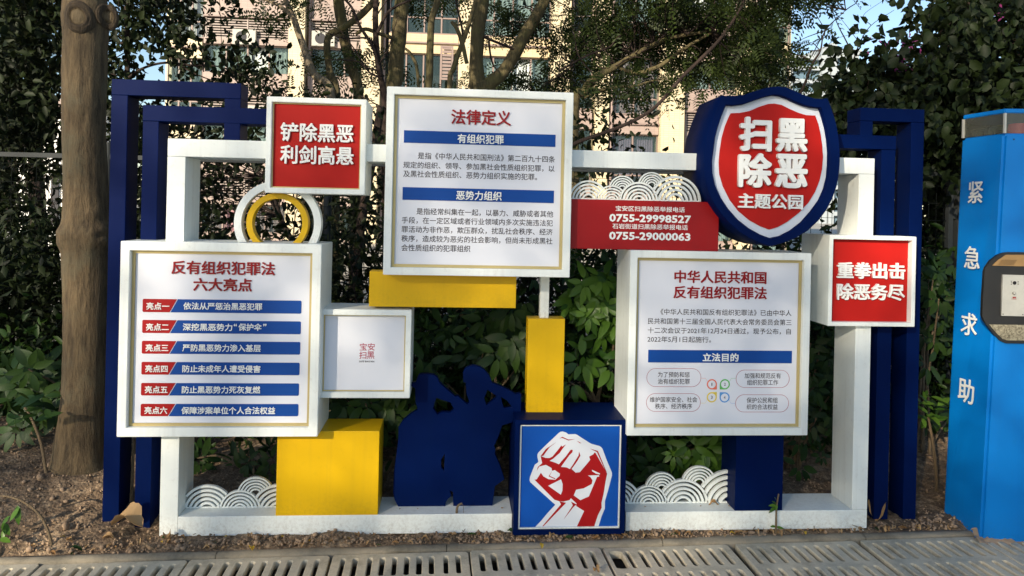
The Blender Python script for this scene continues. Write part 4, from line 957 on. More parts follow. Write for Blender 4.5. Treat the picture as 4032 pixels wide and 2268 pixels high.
stem(t6, [(1684, 400, 32), (1690, 300, 29), (1694, 190, 28), (1698, 90, 26), (1715, 30, 26), (1740, -60, 24)], 6.8, 'trunk', BARKO)
stem(t6, [(1650, 360, 12), (1640, 260, 13), (1615, 210, 12), (1595, 190, 10)], 6.75, 'limb', BARKO, False, 8)
t7 = tree('forked_tree', 'thin dark tree with a cut fork right of the tallest panel centre', 6.6, 1770)
stem(t7, [(1770, 360, 20), (1785, 270, 20), (1815, 185, 19), (1845, 100, 17), (1868, 20, 16), (1885, -60, 14)], 6.6, 'trunk', BARKO)
stem(t7, [(1838, 250, 16), (1820, 170, 18), (1800, 115, 16), (1778, 85, 14)], 6.6, 'limb', BARKO, False, 9)
stem(t7, [(1785, 88, 9), (1805, 98, 9), (1835, 88, 9), (1850, 85, 8)], 6.6, 'limb', BARKO, False, 8)
stem(t7, [(1825, 150, 10), (1815, 90, 9), (1800, 30, 8), (1790, -40, 7)], 6.6, 'limb', BARKD, False, 8)
fronds(t7, [(1720, 1900, -130, 50, 7.2, 8, 1), (1760, 2150, 250, 380, 7.3, 8.2, 2.4)], 15, 16, .13)
t8 = tree('forked_olive_tree', 'big V forked olive tree above the right half of the tallest panel', 7.0, 1885)
l8 = [(1885, 400, 70), (1878, 330, 64), (1876, 240, 54), (1880, 140, 53), (1890, 60, 54), (1902, -10, 52), (1915, -130, 46)]
l9 = [(1895, 400, 66), (1925, 335, 56), (1980, 285, 50), (2030, 205, 50), (2075, 120, 47), (2120, 50, 46), (2155, -20, 44), (2200, -120, 38)]
stem(t8, l8, 7.0, 'trunk', BARKO, seg=18); stem(t8, l9, 7.0, 'trunk', BARKO, seg=18)
stem(t8, [(1905, 145, 12), (1940, 160, 11), (1990, 180, 10), (2025, 195, 9)], 6.95, 'limb', BARKD, False, 8)
stem(t8, [(1925, 160, 9), (1930, 210, 8), (1940, 250, 7), (1955, 275, 6)], 6.9, 'limb', BARKD, False, 8)
c8 = fronds(t8, [(1940, 2070, 40, 110, 7.2, 7.6, .6), (2080, 2400, 80, 370, 7.1, 8, 3), (2200, 2500, -150, 120, 7.0, 8, 1.3)], 40, 18, .12)
twigs(t8, c8, limb_pts(l9, 7.0)+[P(2250, 250, 7), P(2200, 300, 7)], .008)
t10 = tree('spreading_tree', 'spreading branch tree with feathery leaves right of the tallest panel', 6.6, 2265)
l10 = [(2262, 430, 36), (2300, 360, 36), (2345, 305, 32), (2426, 261, 26), (2500, 215, 20), (2577, 174, 18), (2640, 148, 16), (2700, 138, 15), (2780, 125, 12)]
l11 = [(2426, 262, 15), (2470, 280, 15), (2519, 287, 17), (2566, 272, 17), (2606, 255, 16), (2660, 215, 15), (2722, 174, 13), (2800, 130, 10)]
stem(t10, l10, 6.6, 'trunk', BARKO, seg=14); stem(t10, l11, 6.6, 'limb', BARKO, False)
l12 = [(2300, 385, 13), (2350, 360, 13), (2420, 345, 12), (2500, 340, 10), (2560, 320, 8), (2620, 310, 5)]
stem(t10, l12, 6.6, 'limb', BARKO, False, 9)
for b in [[(2345, 300, 6), (2290, 240, 6), (2270, 190, 5), (2260, 130, 3)], [(2200, 280, 9), (2310, 220, 9), (2400, 185, 7), (2430, 150, 6), (2520, 90, 4)], [(2577, 174, 8), (2640, 110, 6), (2660, 40, 5), (2640, -40, 4)], [(2700, 138, 8), (2760, 90, 6), (2810, 20, 5), (2830, -60, 4)], [(2425, 260, 6), (2490, 225, 5), (2560, 235, 3)]]:
    stem(t10, b, 6.55, 'limb', BARKD, False, 7)
c10 = fronds(t10, [(2240, 2900, 40, 230, 6.7, 7.6, 4), (2350, 2800, -150, 80, 6.1, 7.4, 2.4), (2380, 2700, 250, 400, 6.3, 7.4, 1.2), (2560, 3030, 60, 330, 6.7, 7.8, 3.2), (2700, 3080, -120, 80, 6.3, 7.6, 1.6)], 108, 20, .12)
twigs(t10, c10, limb_pts(l10, 6.6)+limb_pts(l11, 6.6)+limb_pts(l12, 6.6), .008)
t12 = tree('dark_limbed_tree', 'dark thin leaning tree crossing behind the shield with drooping twigs', 6.0, 2588)
l13 = [(2080, 700, 20), (2180, 620, 18), (2270, 562, 16), (2420, 508, 15), (2520, 462, 14), (2590, 412, 14), (2680, 310, 15), (2751, 240, 15), (2830, 160, 14), (2900, 60, 12), (2950, -40, 10)]
stem(t12, l13, 6.0, 'trunk', BARKD)
l14 = [(3080, 470, 12), (3150, 370, 11), (3200, 250, 10), (3230, 200, 7), (3250, 120, 5), (3330, 40, 3)]
stem(t12, l14, 5.8, 'limb', BARKD, True, 8)
for b in [[(3355, 250, 7), (3345, 190, 6), (3300, 100, 4), (3270, 20, 3)], [(3356, 250, 6), (3385, 170, 5), (3430, 100, 3), (3520, 40, 2)], [(3310, 440, 10), (3350, 320, 9), (3355, 250, 8)], [(3385, 170, 3), (3340, 110, 2), (3300, 60, 1.5)], [(3430, 100, 3), (3400, 60, 2), (3480, 0, 1.5)], [(3240, 190, 3), (3300, 150, 2), (3380, 130, 1.5)]]:
    stem(t12, b, 5.8, 'limb', BARKD, False, 6)
c12 = fronds(t12, [(2940, 3060, -120, 200, 5.7, 6.8, 3), (3090, 3300, -160, -10, 5.7, 6.6, 1.6), (3120, 3200, 130, 210, 5.8, 6.4, .4), (2900, 3120, 180, 340, 6.0, 7.0, 2)], 44, 18, .10)
twigs(t12, c12, limb_pts(l13, 6.0)+limb_pts(l14, 5.8), .005)

# broad-leaved trees
def broad(name, label, regs, ncl, per, sig, L, Wd, mat, limbs, Y, bx, twig=True, extra=None, kind='oval', group=None, bark=BARKD):
    t = tree(name, label, Y, bx, group); org = []
    for i, (l, yy) in enumerate(limbs): stem(t, l, yy, 'trunk' if i == 0 else 'limb', bark, i == 0); org += limb_pts(l, yy)
    cent = px_clumps(ncl, regs, 0); o = link(leaf_cloud(cent, per, sig, L, Wd, .9, kind), 'crown', t, mat); o['kind'] = 'stuff'
    if twig: twigs(t, cent[::2], org, .005)
    if extra: extra(t)
    return t, cent
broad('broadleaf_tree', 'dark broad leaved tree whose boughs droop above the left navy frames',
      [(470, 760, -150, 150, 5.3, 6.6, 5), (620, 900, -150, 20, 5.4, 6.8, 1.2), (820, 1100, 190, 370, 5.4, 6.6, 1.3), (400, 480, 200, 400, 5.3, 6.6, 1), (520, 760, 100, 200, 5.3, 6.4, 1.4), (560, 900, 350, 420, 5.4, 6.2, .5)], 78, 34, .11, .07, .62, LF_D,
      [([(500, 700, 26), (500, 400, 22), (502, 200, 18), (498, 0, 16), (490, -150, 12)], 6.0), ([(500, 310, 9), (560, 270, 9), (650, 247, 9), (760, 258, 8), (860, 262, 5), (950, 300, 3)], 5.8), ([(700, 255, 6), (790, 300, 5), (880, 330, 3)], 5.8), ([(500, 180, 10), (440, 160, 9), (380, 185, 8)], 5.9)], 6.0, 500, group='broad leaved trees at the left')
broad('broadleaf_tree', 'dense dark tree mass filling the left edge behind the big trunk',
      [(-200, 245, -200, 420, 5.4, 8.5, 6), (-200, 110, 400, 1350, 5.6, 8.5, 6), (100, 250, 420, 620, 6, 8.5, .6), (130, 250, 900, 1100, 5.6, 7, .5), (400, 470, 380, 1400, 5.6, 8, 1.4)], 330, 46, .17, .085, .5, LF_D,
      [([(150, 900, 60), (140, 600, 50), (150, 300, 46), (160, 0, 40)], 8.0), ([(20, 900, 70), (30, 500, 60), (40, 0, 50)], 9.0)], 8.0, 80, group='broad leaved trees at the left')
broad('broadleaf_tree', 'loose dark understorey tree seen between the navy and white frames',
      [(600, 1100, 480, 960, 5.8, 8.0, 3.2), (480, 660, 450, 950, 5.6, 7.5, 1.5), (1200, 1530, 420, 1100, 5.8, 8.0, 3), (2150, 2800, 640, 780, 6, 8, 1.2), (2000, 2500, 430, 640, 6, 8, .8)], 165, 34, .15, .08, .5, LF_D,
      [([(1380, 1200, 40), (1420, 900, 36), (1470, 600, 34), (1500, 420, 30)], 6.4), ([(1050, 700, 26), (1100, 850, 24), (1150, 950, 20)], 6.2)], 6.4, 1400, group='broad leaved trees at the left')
# orchid tree at right
def petals(t):
    cent = px_clumps(9, [(3500, 3620, 170, 260, 4.5, 4.8, 1), (3400, 3480, 120, 200, 4.6, 4.9, .5), (3850, 3950, 10, 60, 4.5, 4.7, .4)], 0)
    o = link(leaf_cloud(cent, 10, .035, .035, .4, .2), 'flowers', t, PETAL); o['kind'] = 'stuff'
    lf = leafset(LF_R, [one_leaf(.072, .66, .45, .45), one_leaf(.058, .7, .3, .5)])
    for _ in range(260):                 # outermost leaves one by one
        x, y = random.choice([(random.uniform(3440, 4060), random.uniform(290, 560)), (random.uniform(3640, 4060), random.uniform(90, 330)), (random.uniform(3220, 3700), random.uniform(370, 480)), (random.uniform(3760, 4060), random.uniform(-40, 120))])
        d = Vector((random.uniform(-.8, .8), random.uniform(-.6, .4), -random.uniform(.5, 1.4)))
        put_leaf(random.choice(lf), t, P(x, y, random.uniform(4.2, 4.8)), d, Vector((random.uniform(-1.6, 1.6), -1, random.uniform(-.3, 1.2))), random.uniform(.6, 1.1), None)
broad('orchid_tree', 'dark orchid tree with broad leaves and few magenta flowers filling the right',
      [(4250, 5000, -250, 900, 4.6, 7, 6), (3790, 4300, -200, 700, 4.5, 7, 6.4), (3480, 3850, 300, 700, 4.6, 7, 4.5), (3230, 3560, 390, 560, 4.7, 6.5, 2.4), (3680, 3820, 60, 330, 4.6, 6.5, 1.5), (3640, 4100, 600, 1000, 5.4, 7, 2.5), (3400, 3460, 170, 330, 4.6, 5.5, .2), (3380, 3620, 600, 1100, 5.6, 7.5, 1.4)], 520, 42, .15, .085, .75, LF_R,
      [([(3950, 900, 60), (3900, 500, 50), (3850, 200, 40), (3800, -100, 30)], 5.8), ([(3150, 460, 12), (3300, 440, 12), (3480, 400, 14), (3700, 330, 20)], 5.2)], 5.8, 3950, extra=petals)

# canopy over the bed (above the picture): the same trees' upper crowns, one mass
cent = np.stack([rng.uniform(-5, 6, 260), rng.uniform(4.6, 9.5, 260), rng.uniform(4.2, 6.8, 260)], 1)
o = link(leaf_cloud(cent, 60, .3, .14, .5, .5), 'canopy', None, LF_D)
tag(o, 'joined upper canopy of the trees above the garden bed', None, None, 'stuff')

# ------------------------------------------------------------------ shrubs behind the sign
def gz(x, y): return float(ground_z(x, y))
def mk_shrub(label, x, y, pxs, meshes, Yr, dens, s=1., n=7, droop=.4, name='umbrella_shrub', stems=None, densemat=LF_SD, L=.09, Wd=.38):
    wh = []; 
    for (px, py) in pxs:
        wh.append((P(px, py, random.uniform(*Yr)), (random.uniform(-.5, .5), -1, random.uniform(.0, .7)), random.uniform(.8, 1.15)))
    st = stems or []
    base = Vector((x, y, gz(x, y)))
    if stems is None:
        for k, w in enumerate(wh[::4]): st.append(([tuple(base+Vector((random.uniform(-.06, .06), random.uniform(-.05, .05), -.03))), tuple(base.lerp(w[0], .5)+Vector((random.uniform(-.08, .08), .03, .05))), tuple(w[0])], .009))
    cent = px_clumps(dens[0], dens[1], 0) if dens else None
    return shrub(name, label, base, wh, meshes, st, dense=(cent, dens[2], .10, L, Wd, densemat) if dens else None, n=n, s=s, droop=droop, group='leafy shrubs behind the sign')
def scat(n, x0, x1, y0, y1): return [(random.uniform(x0, x1), random.uniform(y0, y1)) for _ in range(n)]
# sunlit bush right of the yellow pillar
mk_shrub('bright green umbrella shrub between the yellow pillar and the right information panel', .75, 4.0,
         scat(16, 2240, 2460, 1080, 1350)+[(2300, 1385), (2420, 1265), (2320, 1240), (2440, 1390), (2360, 1170), (2410, 1440), (2290, 1420), (2470, 1380), (2400, 1110), (2250, 1500), (2455, 1460)], SL, (3.78, 4.0),
         (26, [(2220, 2500, 1000, 1500, 4.0, 4.5, 1)], 26), 1.05, 7, .55,
         stems=[([tuple(P(2352, 1590, 3.95)), tuple(P(2330, 1545, 3.93)), tuple(P(2318, 1500, 3.9)), tuple(P(2305, 1470, 3.9))], .012), ([tuple(P(2352, 1700, 3.97)), tuple(P(2352, 1590, 3.95)), tuple(P(2362, 1530, 3.93)), tuple(P(2380, 1450, 3.9))], .016), ([tuple(P(2340, 1580, 3.95)), tuple(P(2290, 1530, 3.96)), tuple(P(2250, 1510, 3.98))], .010), ([tuple(P(2410, 1420, 3.9)), tuple(P(2415, 1330, 3.9)), tuple(P(2390, 1250, 3.9))], .007)])
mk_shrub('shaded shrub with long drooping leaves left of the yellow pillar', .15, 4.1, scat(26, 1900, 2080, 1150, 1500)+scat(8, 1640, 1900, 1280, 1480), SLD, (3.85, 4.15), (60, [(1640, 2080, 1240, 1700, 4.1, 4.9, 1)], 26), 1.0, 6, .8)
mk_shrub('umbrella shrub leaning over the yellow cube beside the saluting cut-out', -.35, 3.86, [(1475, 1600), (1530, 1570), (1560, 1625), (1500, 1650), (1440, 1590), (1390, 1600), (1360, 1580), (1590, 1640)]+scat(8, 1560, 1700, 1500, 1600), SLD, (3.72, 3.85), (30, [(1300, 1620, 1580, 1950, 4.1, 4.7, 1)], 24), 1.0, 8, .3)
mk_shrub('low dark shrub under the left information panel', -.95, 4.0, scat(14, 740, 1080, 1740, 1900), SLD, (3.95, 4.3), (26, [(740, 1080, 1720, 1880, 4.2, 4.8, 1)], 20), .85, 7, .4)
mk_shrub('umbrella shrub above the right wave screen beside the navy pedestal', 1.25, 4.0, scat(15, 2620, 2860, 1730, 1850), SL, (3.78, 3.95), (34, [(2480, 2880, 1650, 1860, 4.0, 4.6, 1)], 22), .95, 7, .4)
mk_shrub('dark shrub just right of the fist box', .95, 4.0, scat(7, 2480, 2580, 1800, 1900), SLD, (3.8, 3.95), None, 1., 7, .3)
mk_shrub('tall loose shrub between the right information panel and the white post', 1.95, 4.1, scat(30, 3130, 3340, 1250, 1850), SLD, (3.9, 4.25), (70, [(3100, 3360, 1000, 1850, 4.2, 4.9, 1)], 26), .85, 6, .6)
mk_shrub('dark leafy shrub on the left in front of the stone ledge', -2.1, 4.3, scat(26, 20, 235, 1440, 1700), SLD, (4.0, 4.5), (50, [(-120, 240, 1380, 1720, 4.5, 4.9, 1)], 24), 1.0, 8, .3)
mk_shrub('thin shrub in the gap between the navy frame and the sky blue pillar', 2.85, 4.3, scat(22, 3620, 3780, 900, 1700), SLD, (4.1, 4.7), (50, [(3600, 3790, 1000, 1900, 4.5, 5.2, 1)], 24), .85, 7, .5)
# long hedge mass behind everything, by the fence
cent = np.stack([rng.uniform(-5.2, 6.6, 800), rng.uniform(4.7, 5.7, 800), rng.uniform(.2, 1.25, 800)], 1)
hedge = thing('hedge', 'dark mixed hedge growing along the wire fence behind the sign', 'hedge', (.5, 5.1, .15))
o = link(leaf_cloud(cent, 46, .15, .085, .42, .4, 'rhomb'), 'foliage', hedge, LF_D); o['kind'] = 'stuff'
st = []
for k in range(46):
    x = rng.uniform(-2.5, 3.5); y = rng.uniform(4.7, 5.5); me = tube_mesh([(x, y, .1), (x+rng.uniform(-.15, .15), y, .6), (x+rng.uniform(-.3, .3), y, 1.2)], [.012, .009, .004], 5, 's', 0, 4)
    v = np.empty(len(me.vertices)*3, 'f'); me.vertices.foreach_get('co', v); f = np.empty(len(me.loops), 'i'); me.loops.foreach_get('vertex_index', f); st.append((v.reshape(-1, 3), f.reshape(-1, 4)))
v, f = join(st); o = link(mesh_np('stems', v, f, True), 'stems', hedge, BARKD); o['kind'] = 'stuff'
# palm-like strap leaves glimpsed low behind the fence
cent = px_clumps(26, [(0, 240, 1000, 1400, 5.7, 6.6, 1), (1200, 1520, 950, 1150, 5.6, 6.3, .7), (3350, 3450, 1000, 1400, 5.6, 6.3, .5)], 0)
n = 26*34; c = np.repeat(cent, 34, 0); ax = rand_dirs(n, -.3); v, f = leaf_geo(c, ax, rng.uniform(.25, .42, n), .035, 'rhomb', .2)
pf = thing('palm_clump', 'dark narrow leaved palm clumps glimpsed through the wire fence', 'palm', (-2.5, 6, .1)); o = link(mesh_np('p', v, f), 'fronds', pf, LF_D); o['kind'] = 'stuff'

# ------------------------------------------------------------------ young plants and litter in front
def sapling(label, stems, leaves, mats=SLD, cat='seedling', s=.6, name='seedling'):
    b = Vector(stems[0][0][0]); t = thing(name, label, cat, b, 'young plants on the bare soil')
    for pts, r in stems: link(tube_mesh([tuple(p) for p in pts], np.linspace(r, r*.6, len(pts)), 8), 'stem', t, TWIG)
    for pos, d, sc in leaves: put_leaf(random.choice(mats), t, Vector(pos), Vector(d), Vector((0, -.6, 1)), sc, None)
    return t
def PG(px, py): # point on the soil near the front
    d = ray(px, py); t = CZ/(-d.z)*.97
    for _ in range(8):
        q = Vector((0, 0, CZ))+d*t; t = (gz(q.x, q.y)-CZ)/d.z
    return Vector((0, 0, CZ))+d*t
b = PG(200, 1950); Yb = b.y
sapling('young umbrella plant with a bent stem left of the big trunk', [([P(200, 1955, Yb), P(180, 1850, Yb), P(160, 1740, Yb), P(120, 1640, Yb), P(95, 1600, Yb)], .009)],
        [(P(120+random.uniform(-90, 60), 1640+random.uniform(-90, 30), Yb+random.uniform(-.1, .1)), (random.uniform(-1, 1), random.uniform(-.6, .3), random.uniform(-.5, .3)), random.uniform(.7, 1.1)) for _ in range(30)])
b = PG(210, 2160); Yb = b.y
sapling('arching thin seedling at the bottom left edge above the drain covers', [([P(208, 2165, Yb), P(185, 2080, Yb), P(140, 2010, Yb), P(60, 1962, Yb), P(-20, 1955, Yb), P(-60, 1990, Yb)], .006)],
        [(P(x, y, Yb+random.uniform(-.05, .05)), (random.uniform(-.6, .8), -.3, random.uniform(-.8, .1)), random.uniform(.5, .75)) for x, y in [(-20, 2000), (10, 2060), (-10, 2040), (40, 2030), (70, 1990), (0, 2120), (-30, 2150), (75, 2000), (20, 2080)]], SL)
b = PG(1808, 2090); Yb = b.y-.02
sapling('dead bent twig sprouting from the soil before the white plinth', [([P(1793, 2108, Yb), P(1797, 2050, Yb), P(1800, 2000, Yb), P(1812, 1985, Yb), P(1820, 1982, Yb)], .007), ([P(1797, 2065, Yb), P(1775, 2052, Yb), P(1745, 2070, Yb-.01)], .004), ([P(1797, 2060, Yb), P(1820, 2085, Yb-.01), P(1825, 2100, Yb-.01)], .004), ([P(1818, 1982, Yb), P(1825, 2000, Yb), P(1824, 2075, Yb)], .0012)], [], cat='twig', name='dead_twig')
b = PG(3055, 2105); Yb = min(b.y, YW-.015)
sapling('small green seedling before the plinth right of the navy pedestal', [([P(3055, 2104, Yb), P(3056, 2040, Yb), P(3058, 1990, Yb), P(3066, 1945, Yb)], .006)],
        [(P(x, y, Yb), d, sc) for x, y, d, sc in [(3058, 1990, (-1, -.2, .15), .42), (3058, 1985, (-.8, -.3, .6), .4), (3058, 1975, (-.4, -.5, .9), .35), (3058, 1995, (-1, -.3, -.4), .42), (3058, 1985, (-.3, -.6, -.7), .35), (3055, 2072, (-1, -.3, .1), .38), (3055, 2075, (1, -.3, 0), .38)]], SL)
b = PG(510, 2000)
sapling('grey dead sapling stem between the two left navy posts', [([P(517, 1975, 3.62), P(520, 1900, 3.62), P(524, 1800, 3.62), P(530, 1730, 3.63)], .009)], [], cat='sapling', name='dead_sapling')
b = P(3700, 1980, 3.95)
sapling('young stake-like seedling left of the sky blue pillar foot', [([P(3690, 2010, 3.85), P(3685, 1850, 3.85), P(3672, 1740, 3.86), P(3655, 1640, 3.88)], .010)],
        [(P(3655+random.uniform(-30, 40), 1620+random.uniform(-60, 40), 3.86+random.uniform(-.1, .1)), (random.uniform(-1, 1), random.uniform(-1, .2), random.uniform(-.4, .6)), random.uniform(.5, .9)) for _ in range(22)], SL)
# dry leaves
def curled(L, Wd, curl, seed):
    r = random.Random(seed); n = 11; V = []
    for i in range(n+1):
        u = i/n; w = Wd*L*.5*max(.02, math.sin(math.pi*u)**.7)*(1+r.uniform(-.16, .16)); z = curl*L*(math.sin(math.pi*u*1.1)*.22+.07*math.sin(9*u+seed))+r.uniform(-.03, .03)*L
        V += [(-w, u*L-L/2, z+curl*w*.9+r.uniform(0, .004)), (-w*.4, u*L-L/2, z+curl*w*.2), (w*.4, u*L-L/2, z+curl*w*.25), (w, u*L-L/2, z+curl*w*1.1+r.uniform(0, .006))]
    f = []
    for i in range(n):
        a = i*4; f += [(a+k, a+k+1, a+k+5, a+k+4) for k in range(3)]
    return mesh_np('dry', V, f, True)
dry = [curled(.055, .5, .7, 1), curled(.045, .6, .5, 2), curled(.065, .42, .9, 3)]; yel = [curled(.04, .5, .4, 4)]; grn = [curled(.06, .42, .3, 5)]
big = [curled(.16, .7, .8, 16), curled(.11, .75, .7, 27)]
for s_, m_ in ((dry, LF_DRY), (yel, LF_YEL), (grn, LF_SD), (big, LF_DRY)):
    for q in s_: q.materials.append(m_)
def drop(me, x, y, z, label, s=1., name='fallen_leaf', cat='leaf', group='fallen leaves', rz=None, tilt=.35):
    o = bpy.data.objects.new(name, me); COL.objects.link(o); o.location = (x, y, z)
    o.rotation_euler = (random.uniform(-tilt, tilt), random.uniform(-tilt, tilt), random.uniform(0, 6.28) if rz is None else rz); o.scale = (s, s, s); return tag(o, label, cat, group)
def dropP(me, px, py, label, s=1., dz=.012, **k): q = PG(px, py); return drop(me, q.x, q.y, q.z+dz, label, s, **k)
dropP(big[0], 500, 2092, 'largest crumpled pale dead leaf at the foot of the left navy posts', 1.0, .03, rz=1.3, tilt=.1)
dropP(big[1], 545, 2070, 'torn upright dead leaf stuck behind the largest crumpled one', .8, .05, tilt=.9)
dropP(big[1], 425, 2130, 'small torn tan leaf in front of the left navy post', .45, .012)
dropP(big[1], 262, 1975, 'broad flat brown leaf lying near the big trunk', .9, .015, rz=.4)
dropP(big[0], 3460, 2045, 'large curled grey brown leaf leaning on the right navy posts', .8, .045, tilt=.8)
dropP(yel[0], 247, 2133, 'small bright yellow leaf on the soil at far left', .9)
dropP(yel[0], 988, 2178, 'bright yellow leaf on the kerb below the yellow cube', 1.1, .02)
dropP(yel[0], 2130, 2166, 'yellow leaf lying on the kerb in front of the fist box', .9, .02)
dropP(dry[2], 2350, 2250, 'brown curled leaf lying on the broken drain cover', .8, -.0)
dropP(dry[2], 660, 2140, 'long brown leaf propped on the front of the white plinth', 1.2, .02, rz=.3)
dropP(grn[0], 300, 2172, 'narrow fresh green leaf lying on the left soil', .9)
dropP(grn[0], 2020, 2110, 'green leaf at the left foot of the fist box', 1.1, .02)
dropP(grn[0], 2330, 2105, 'broad green leaf at the right foot of the fist box', 1.3, .02)
dropP(grn[0], 2240, 2130, 'small green leaf in front of the fist box centre', .7, .015)
for x in np.linspace(120, 3780, 120):
    x += random.uniform(-25, 25); y = random.uniform(2105, 2160)+(50 if x < 900 else 0)*random.random()-(18 if x > 3000 else 0)
    q = PG(x, y)
    if q.y > YW-.02 and -1.35 < q.x < 2.1: q.y = YW-.03
    if q.y < kerb_y(q.x)+.03: q.y = kerb_y(q.x)+.06
    kd = random.random()
    drop(random.choice(dry) if kd < .8 else (yel[0] if kd < .9 else grn[0]), q.x, q.y, gz(q.x, q.y)+.012, 'small brown dry leaf among the litter on the soil before the sign' if kd < .8 else ('small yellow leaf among the brown litter on the soil' if kd < .9 else 'small fallen green leaf among the brown litter on the soil'), random.uniform(.3, .7), group='small leaf litter before the sign', tilt=.2)
for (x, y) in [(1575, 2010), (1645, 2003), (1980, 2003), (1975, 1968), (2760, 1990), (2540, 1995), (2870, 1985)]:
    q = P(x, y, YW+.05); drop(dry[1], q.x, YW+.05, .083, 'tiny brown crumb of leaf lying on the white plinth top', .25, group='leaf crumbs on the plinth', name='leaf_crumb', tilt=.1)
q = P(2810, 1986, YW+.06); drop(dry[2], q.x, YW+.06, .086, 'thin curved brown leaf on the plinth below the right wave screen', .75, rz=1.4, tilt=.1)

# clods and pebbles
def clods():
    bm = bmesh.new(); bmesh.ops.create_icosphere(bm, subdivisions=1, radius=1); bv = np.array([v.co[:] for v in bm.verts]); bf = np.array([[v.index for v in f.verts] for f in bm.faces]); bm.free()
    n = 5200; x = rng.uniform(-3.0, 3.3, n); d = rng.beta(1, 2.4, n)*1.3+.03; y = kerb_y(x)+.05+d
    # heaps before the fist box and dead twig
    for cx, m in ((.62, 420), (.05, 420), (-.7, 300), (1.3, 350), (-1.4, 260), (2.4, 260)):
        x = np.append(x, rng.normal(cx, .3, m)); y = np.append(y, kerb_y(x[-m:])+.045+rng.uniform(0, .1, m))
    n = len(x); z = ground_z(x, y)+(fbm(x*4, y*4, 6, 3)-.45)*.05+.002
    s = np.exp(rng.normal(-5.35, .45, n)); s = np.minimum(s, .022)
    V = bv[None]*rng.uniform(.6, 1.3, (n, len(bv), 1))*s[:, None, None]*rng.uniform(.6, 1.2, (n, 1, 3)); V += np.stack([x, y, z+s*.3], 1)[:, None]
    f = (bf[None]+(np.arange(n)*len(bv))[:, None, None]).reshape(-1, 3); o = link(mesh_np('clods', V.reshape(-1, 3), f), 'soil_clods', None, CLOD); tag(o, kind='stuff')
    # twig bits
    m = 500; x = rng.uniform(-2.9, 3.2, m); y = kerb_y(x)+.06+rng.beta(1, 2, m)*.9; a = rng.uniform(0, math.pi, m); L = rng.uniform(.02, .08, m); z = ground_z(x, y)+.012; r = .0016
    dx, dy = np.cos(a), np.sin(a); q = np.stack([np.stack([x-dx*L/2, y-dy*L/2, z], 1), np.stack([x+dx*L/2, y+dy*L/2, z+rng.uniform(-.01, .02, m)], 1)], 1)
    off = np.stack([-dy, dx, 0*dx], 1)*r; upv = np.array([0, 0, r*1.6])
    V = np.stack([q[:, 0]-off, q[:, 0]+off, q[:, 0]+upv, q[:, 1]-off, q[:, 1]+off, q[:, 1]+upv], 1); bf = np.array([[0, 1, 4], [0, 4, 3], [1, 2, 5], [1, 5, 4], [2, 0, 3], [2, 3, 5]])
    f = (bf[None]+(np.arange(m)*6)[:, None, None]).reshape(-1, 3); o = link(mesh_np('tw', V.reshape(-1, 3), f), 'twig_litter', None, TWIG); tag(o, kind='stuff')
    # debris in the channel
    m = 1500; x = rng.uniform(-3, 3, m); y = kerb_y(x)-rng.uniform(.0, .45, m); c = np.stack([x, y, np.full(m, -.32)+rng.uniform(0, .03, m)], 1); v, f = leaf_geo(c, rand_dirs(m, -.2), rng.uniform(.03, .07, m), .5)
    o = link(mesh_np('db', v, f), 'channel_litter', None, LF_DRY); tag(o, kind='stuff')
clods()

# ------------------------------------------------------------------ APARTMENT BUILDING
YB_ = 28.0
def tile_mat(name, c, mortar, sc=1.):
    m, t, b = newmat(name); tc = N(t, 'ShaderNodeTexCoord'); sx = N(t, 'ShaderNodeSeparateXYZ'); cb = N(t, 'ShaderNodeCombineXYZ')
    t.links.new(tc.outputs['Object'], sx.inputs[0]); a = N(t, 'ShaderNodeMath', operation='ADD'); t.links.new(sx.outputs[0], a.inputs[0]); t.links.new(sx.outputs[1], a.inputs[1])
    t.links.new(a.outputs[0], cb.inputs[0]); t.links.new(sx.outputs[2], cb.inputs[1])
    br = N(t, 'ShaderNodeTexBrick'); t.links.new(cb.outputs[0], br.inputs[0]); br.inputs['Scale'].default_value = 1; br.inputs['Brick Width'].default_value = .2*sc; br.inputs['Row Height'].default_value = .085*sc
    br.inputs['Mortar Size'].default_value = .006; br.offset = 0; br.inputs['Color1'].default_value = (*mul(c, .95), 1); br.inputs['Color2'].default_value = (*mul(c, 1.05), 1); br.inputs['Mortar'].default_value = (*mortar, 1)
    t.links.new(br.outputs[0], b.inputs['Base Color']); b.inputs['Roughness'].default_value = .55; return m
CREAM = tile_mat('cream_tile', (.55, .47, .31), (.43, .35, .22)); PINK = tile_mat('pinkish_tile', (.30, .23, .20), (.24, .18, .155)); SPAN = tile_mat('cream_spandrel_tile', (.53, .43, .26), (.40, .31, .18))
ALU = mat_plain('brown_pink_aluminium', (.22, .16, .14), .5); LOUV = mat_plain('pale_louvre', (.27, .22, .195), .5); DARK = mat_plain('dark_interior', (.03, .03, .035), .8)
CURT = mat_plain('pale_curtain', (.45, .50, .49), .8, var=.06, scale=2); CURP = mat_plain('purple_curtain', (.27, .18, .28), .8); CURPK = mat_plain('pink_cloth', (.40, .24, .25), .8)
gl, glt, glb = newmat('teal_window_glass'); glb.inputs['Base Color'].default_value = (.06, .10, .11, 1); glb.inputs['Roughness'].default_value = .06
trn = N(glt, 'ShaderNodeBsdfTransparent'); trn.inputs[0].default_value = (.86, .91, .90, 1); mx = N(glt, 'ShaderNodeMixShader'); mx.inputs[0].default_value = .78
glt.links.new(glb.outputs[0], mx.inputs[1]); glt.links.new(trn.outputs[0], mx.inputs[2]); glt.links.new(mx.outputs[0], glt.nodes['Material Output'].inputs[0])
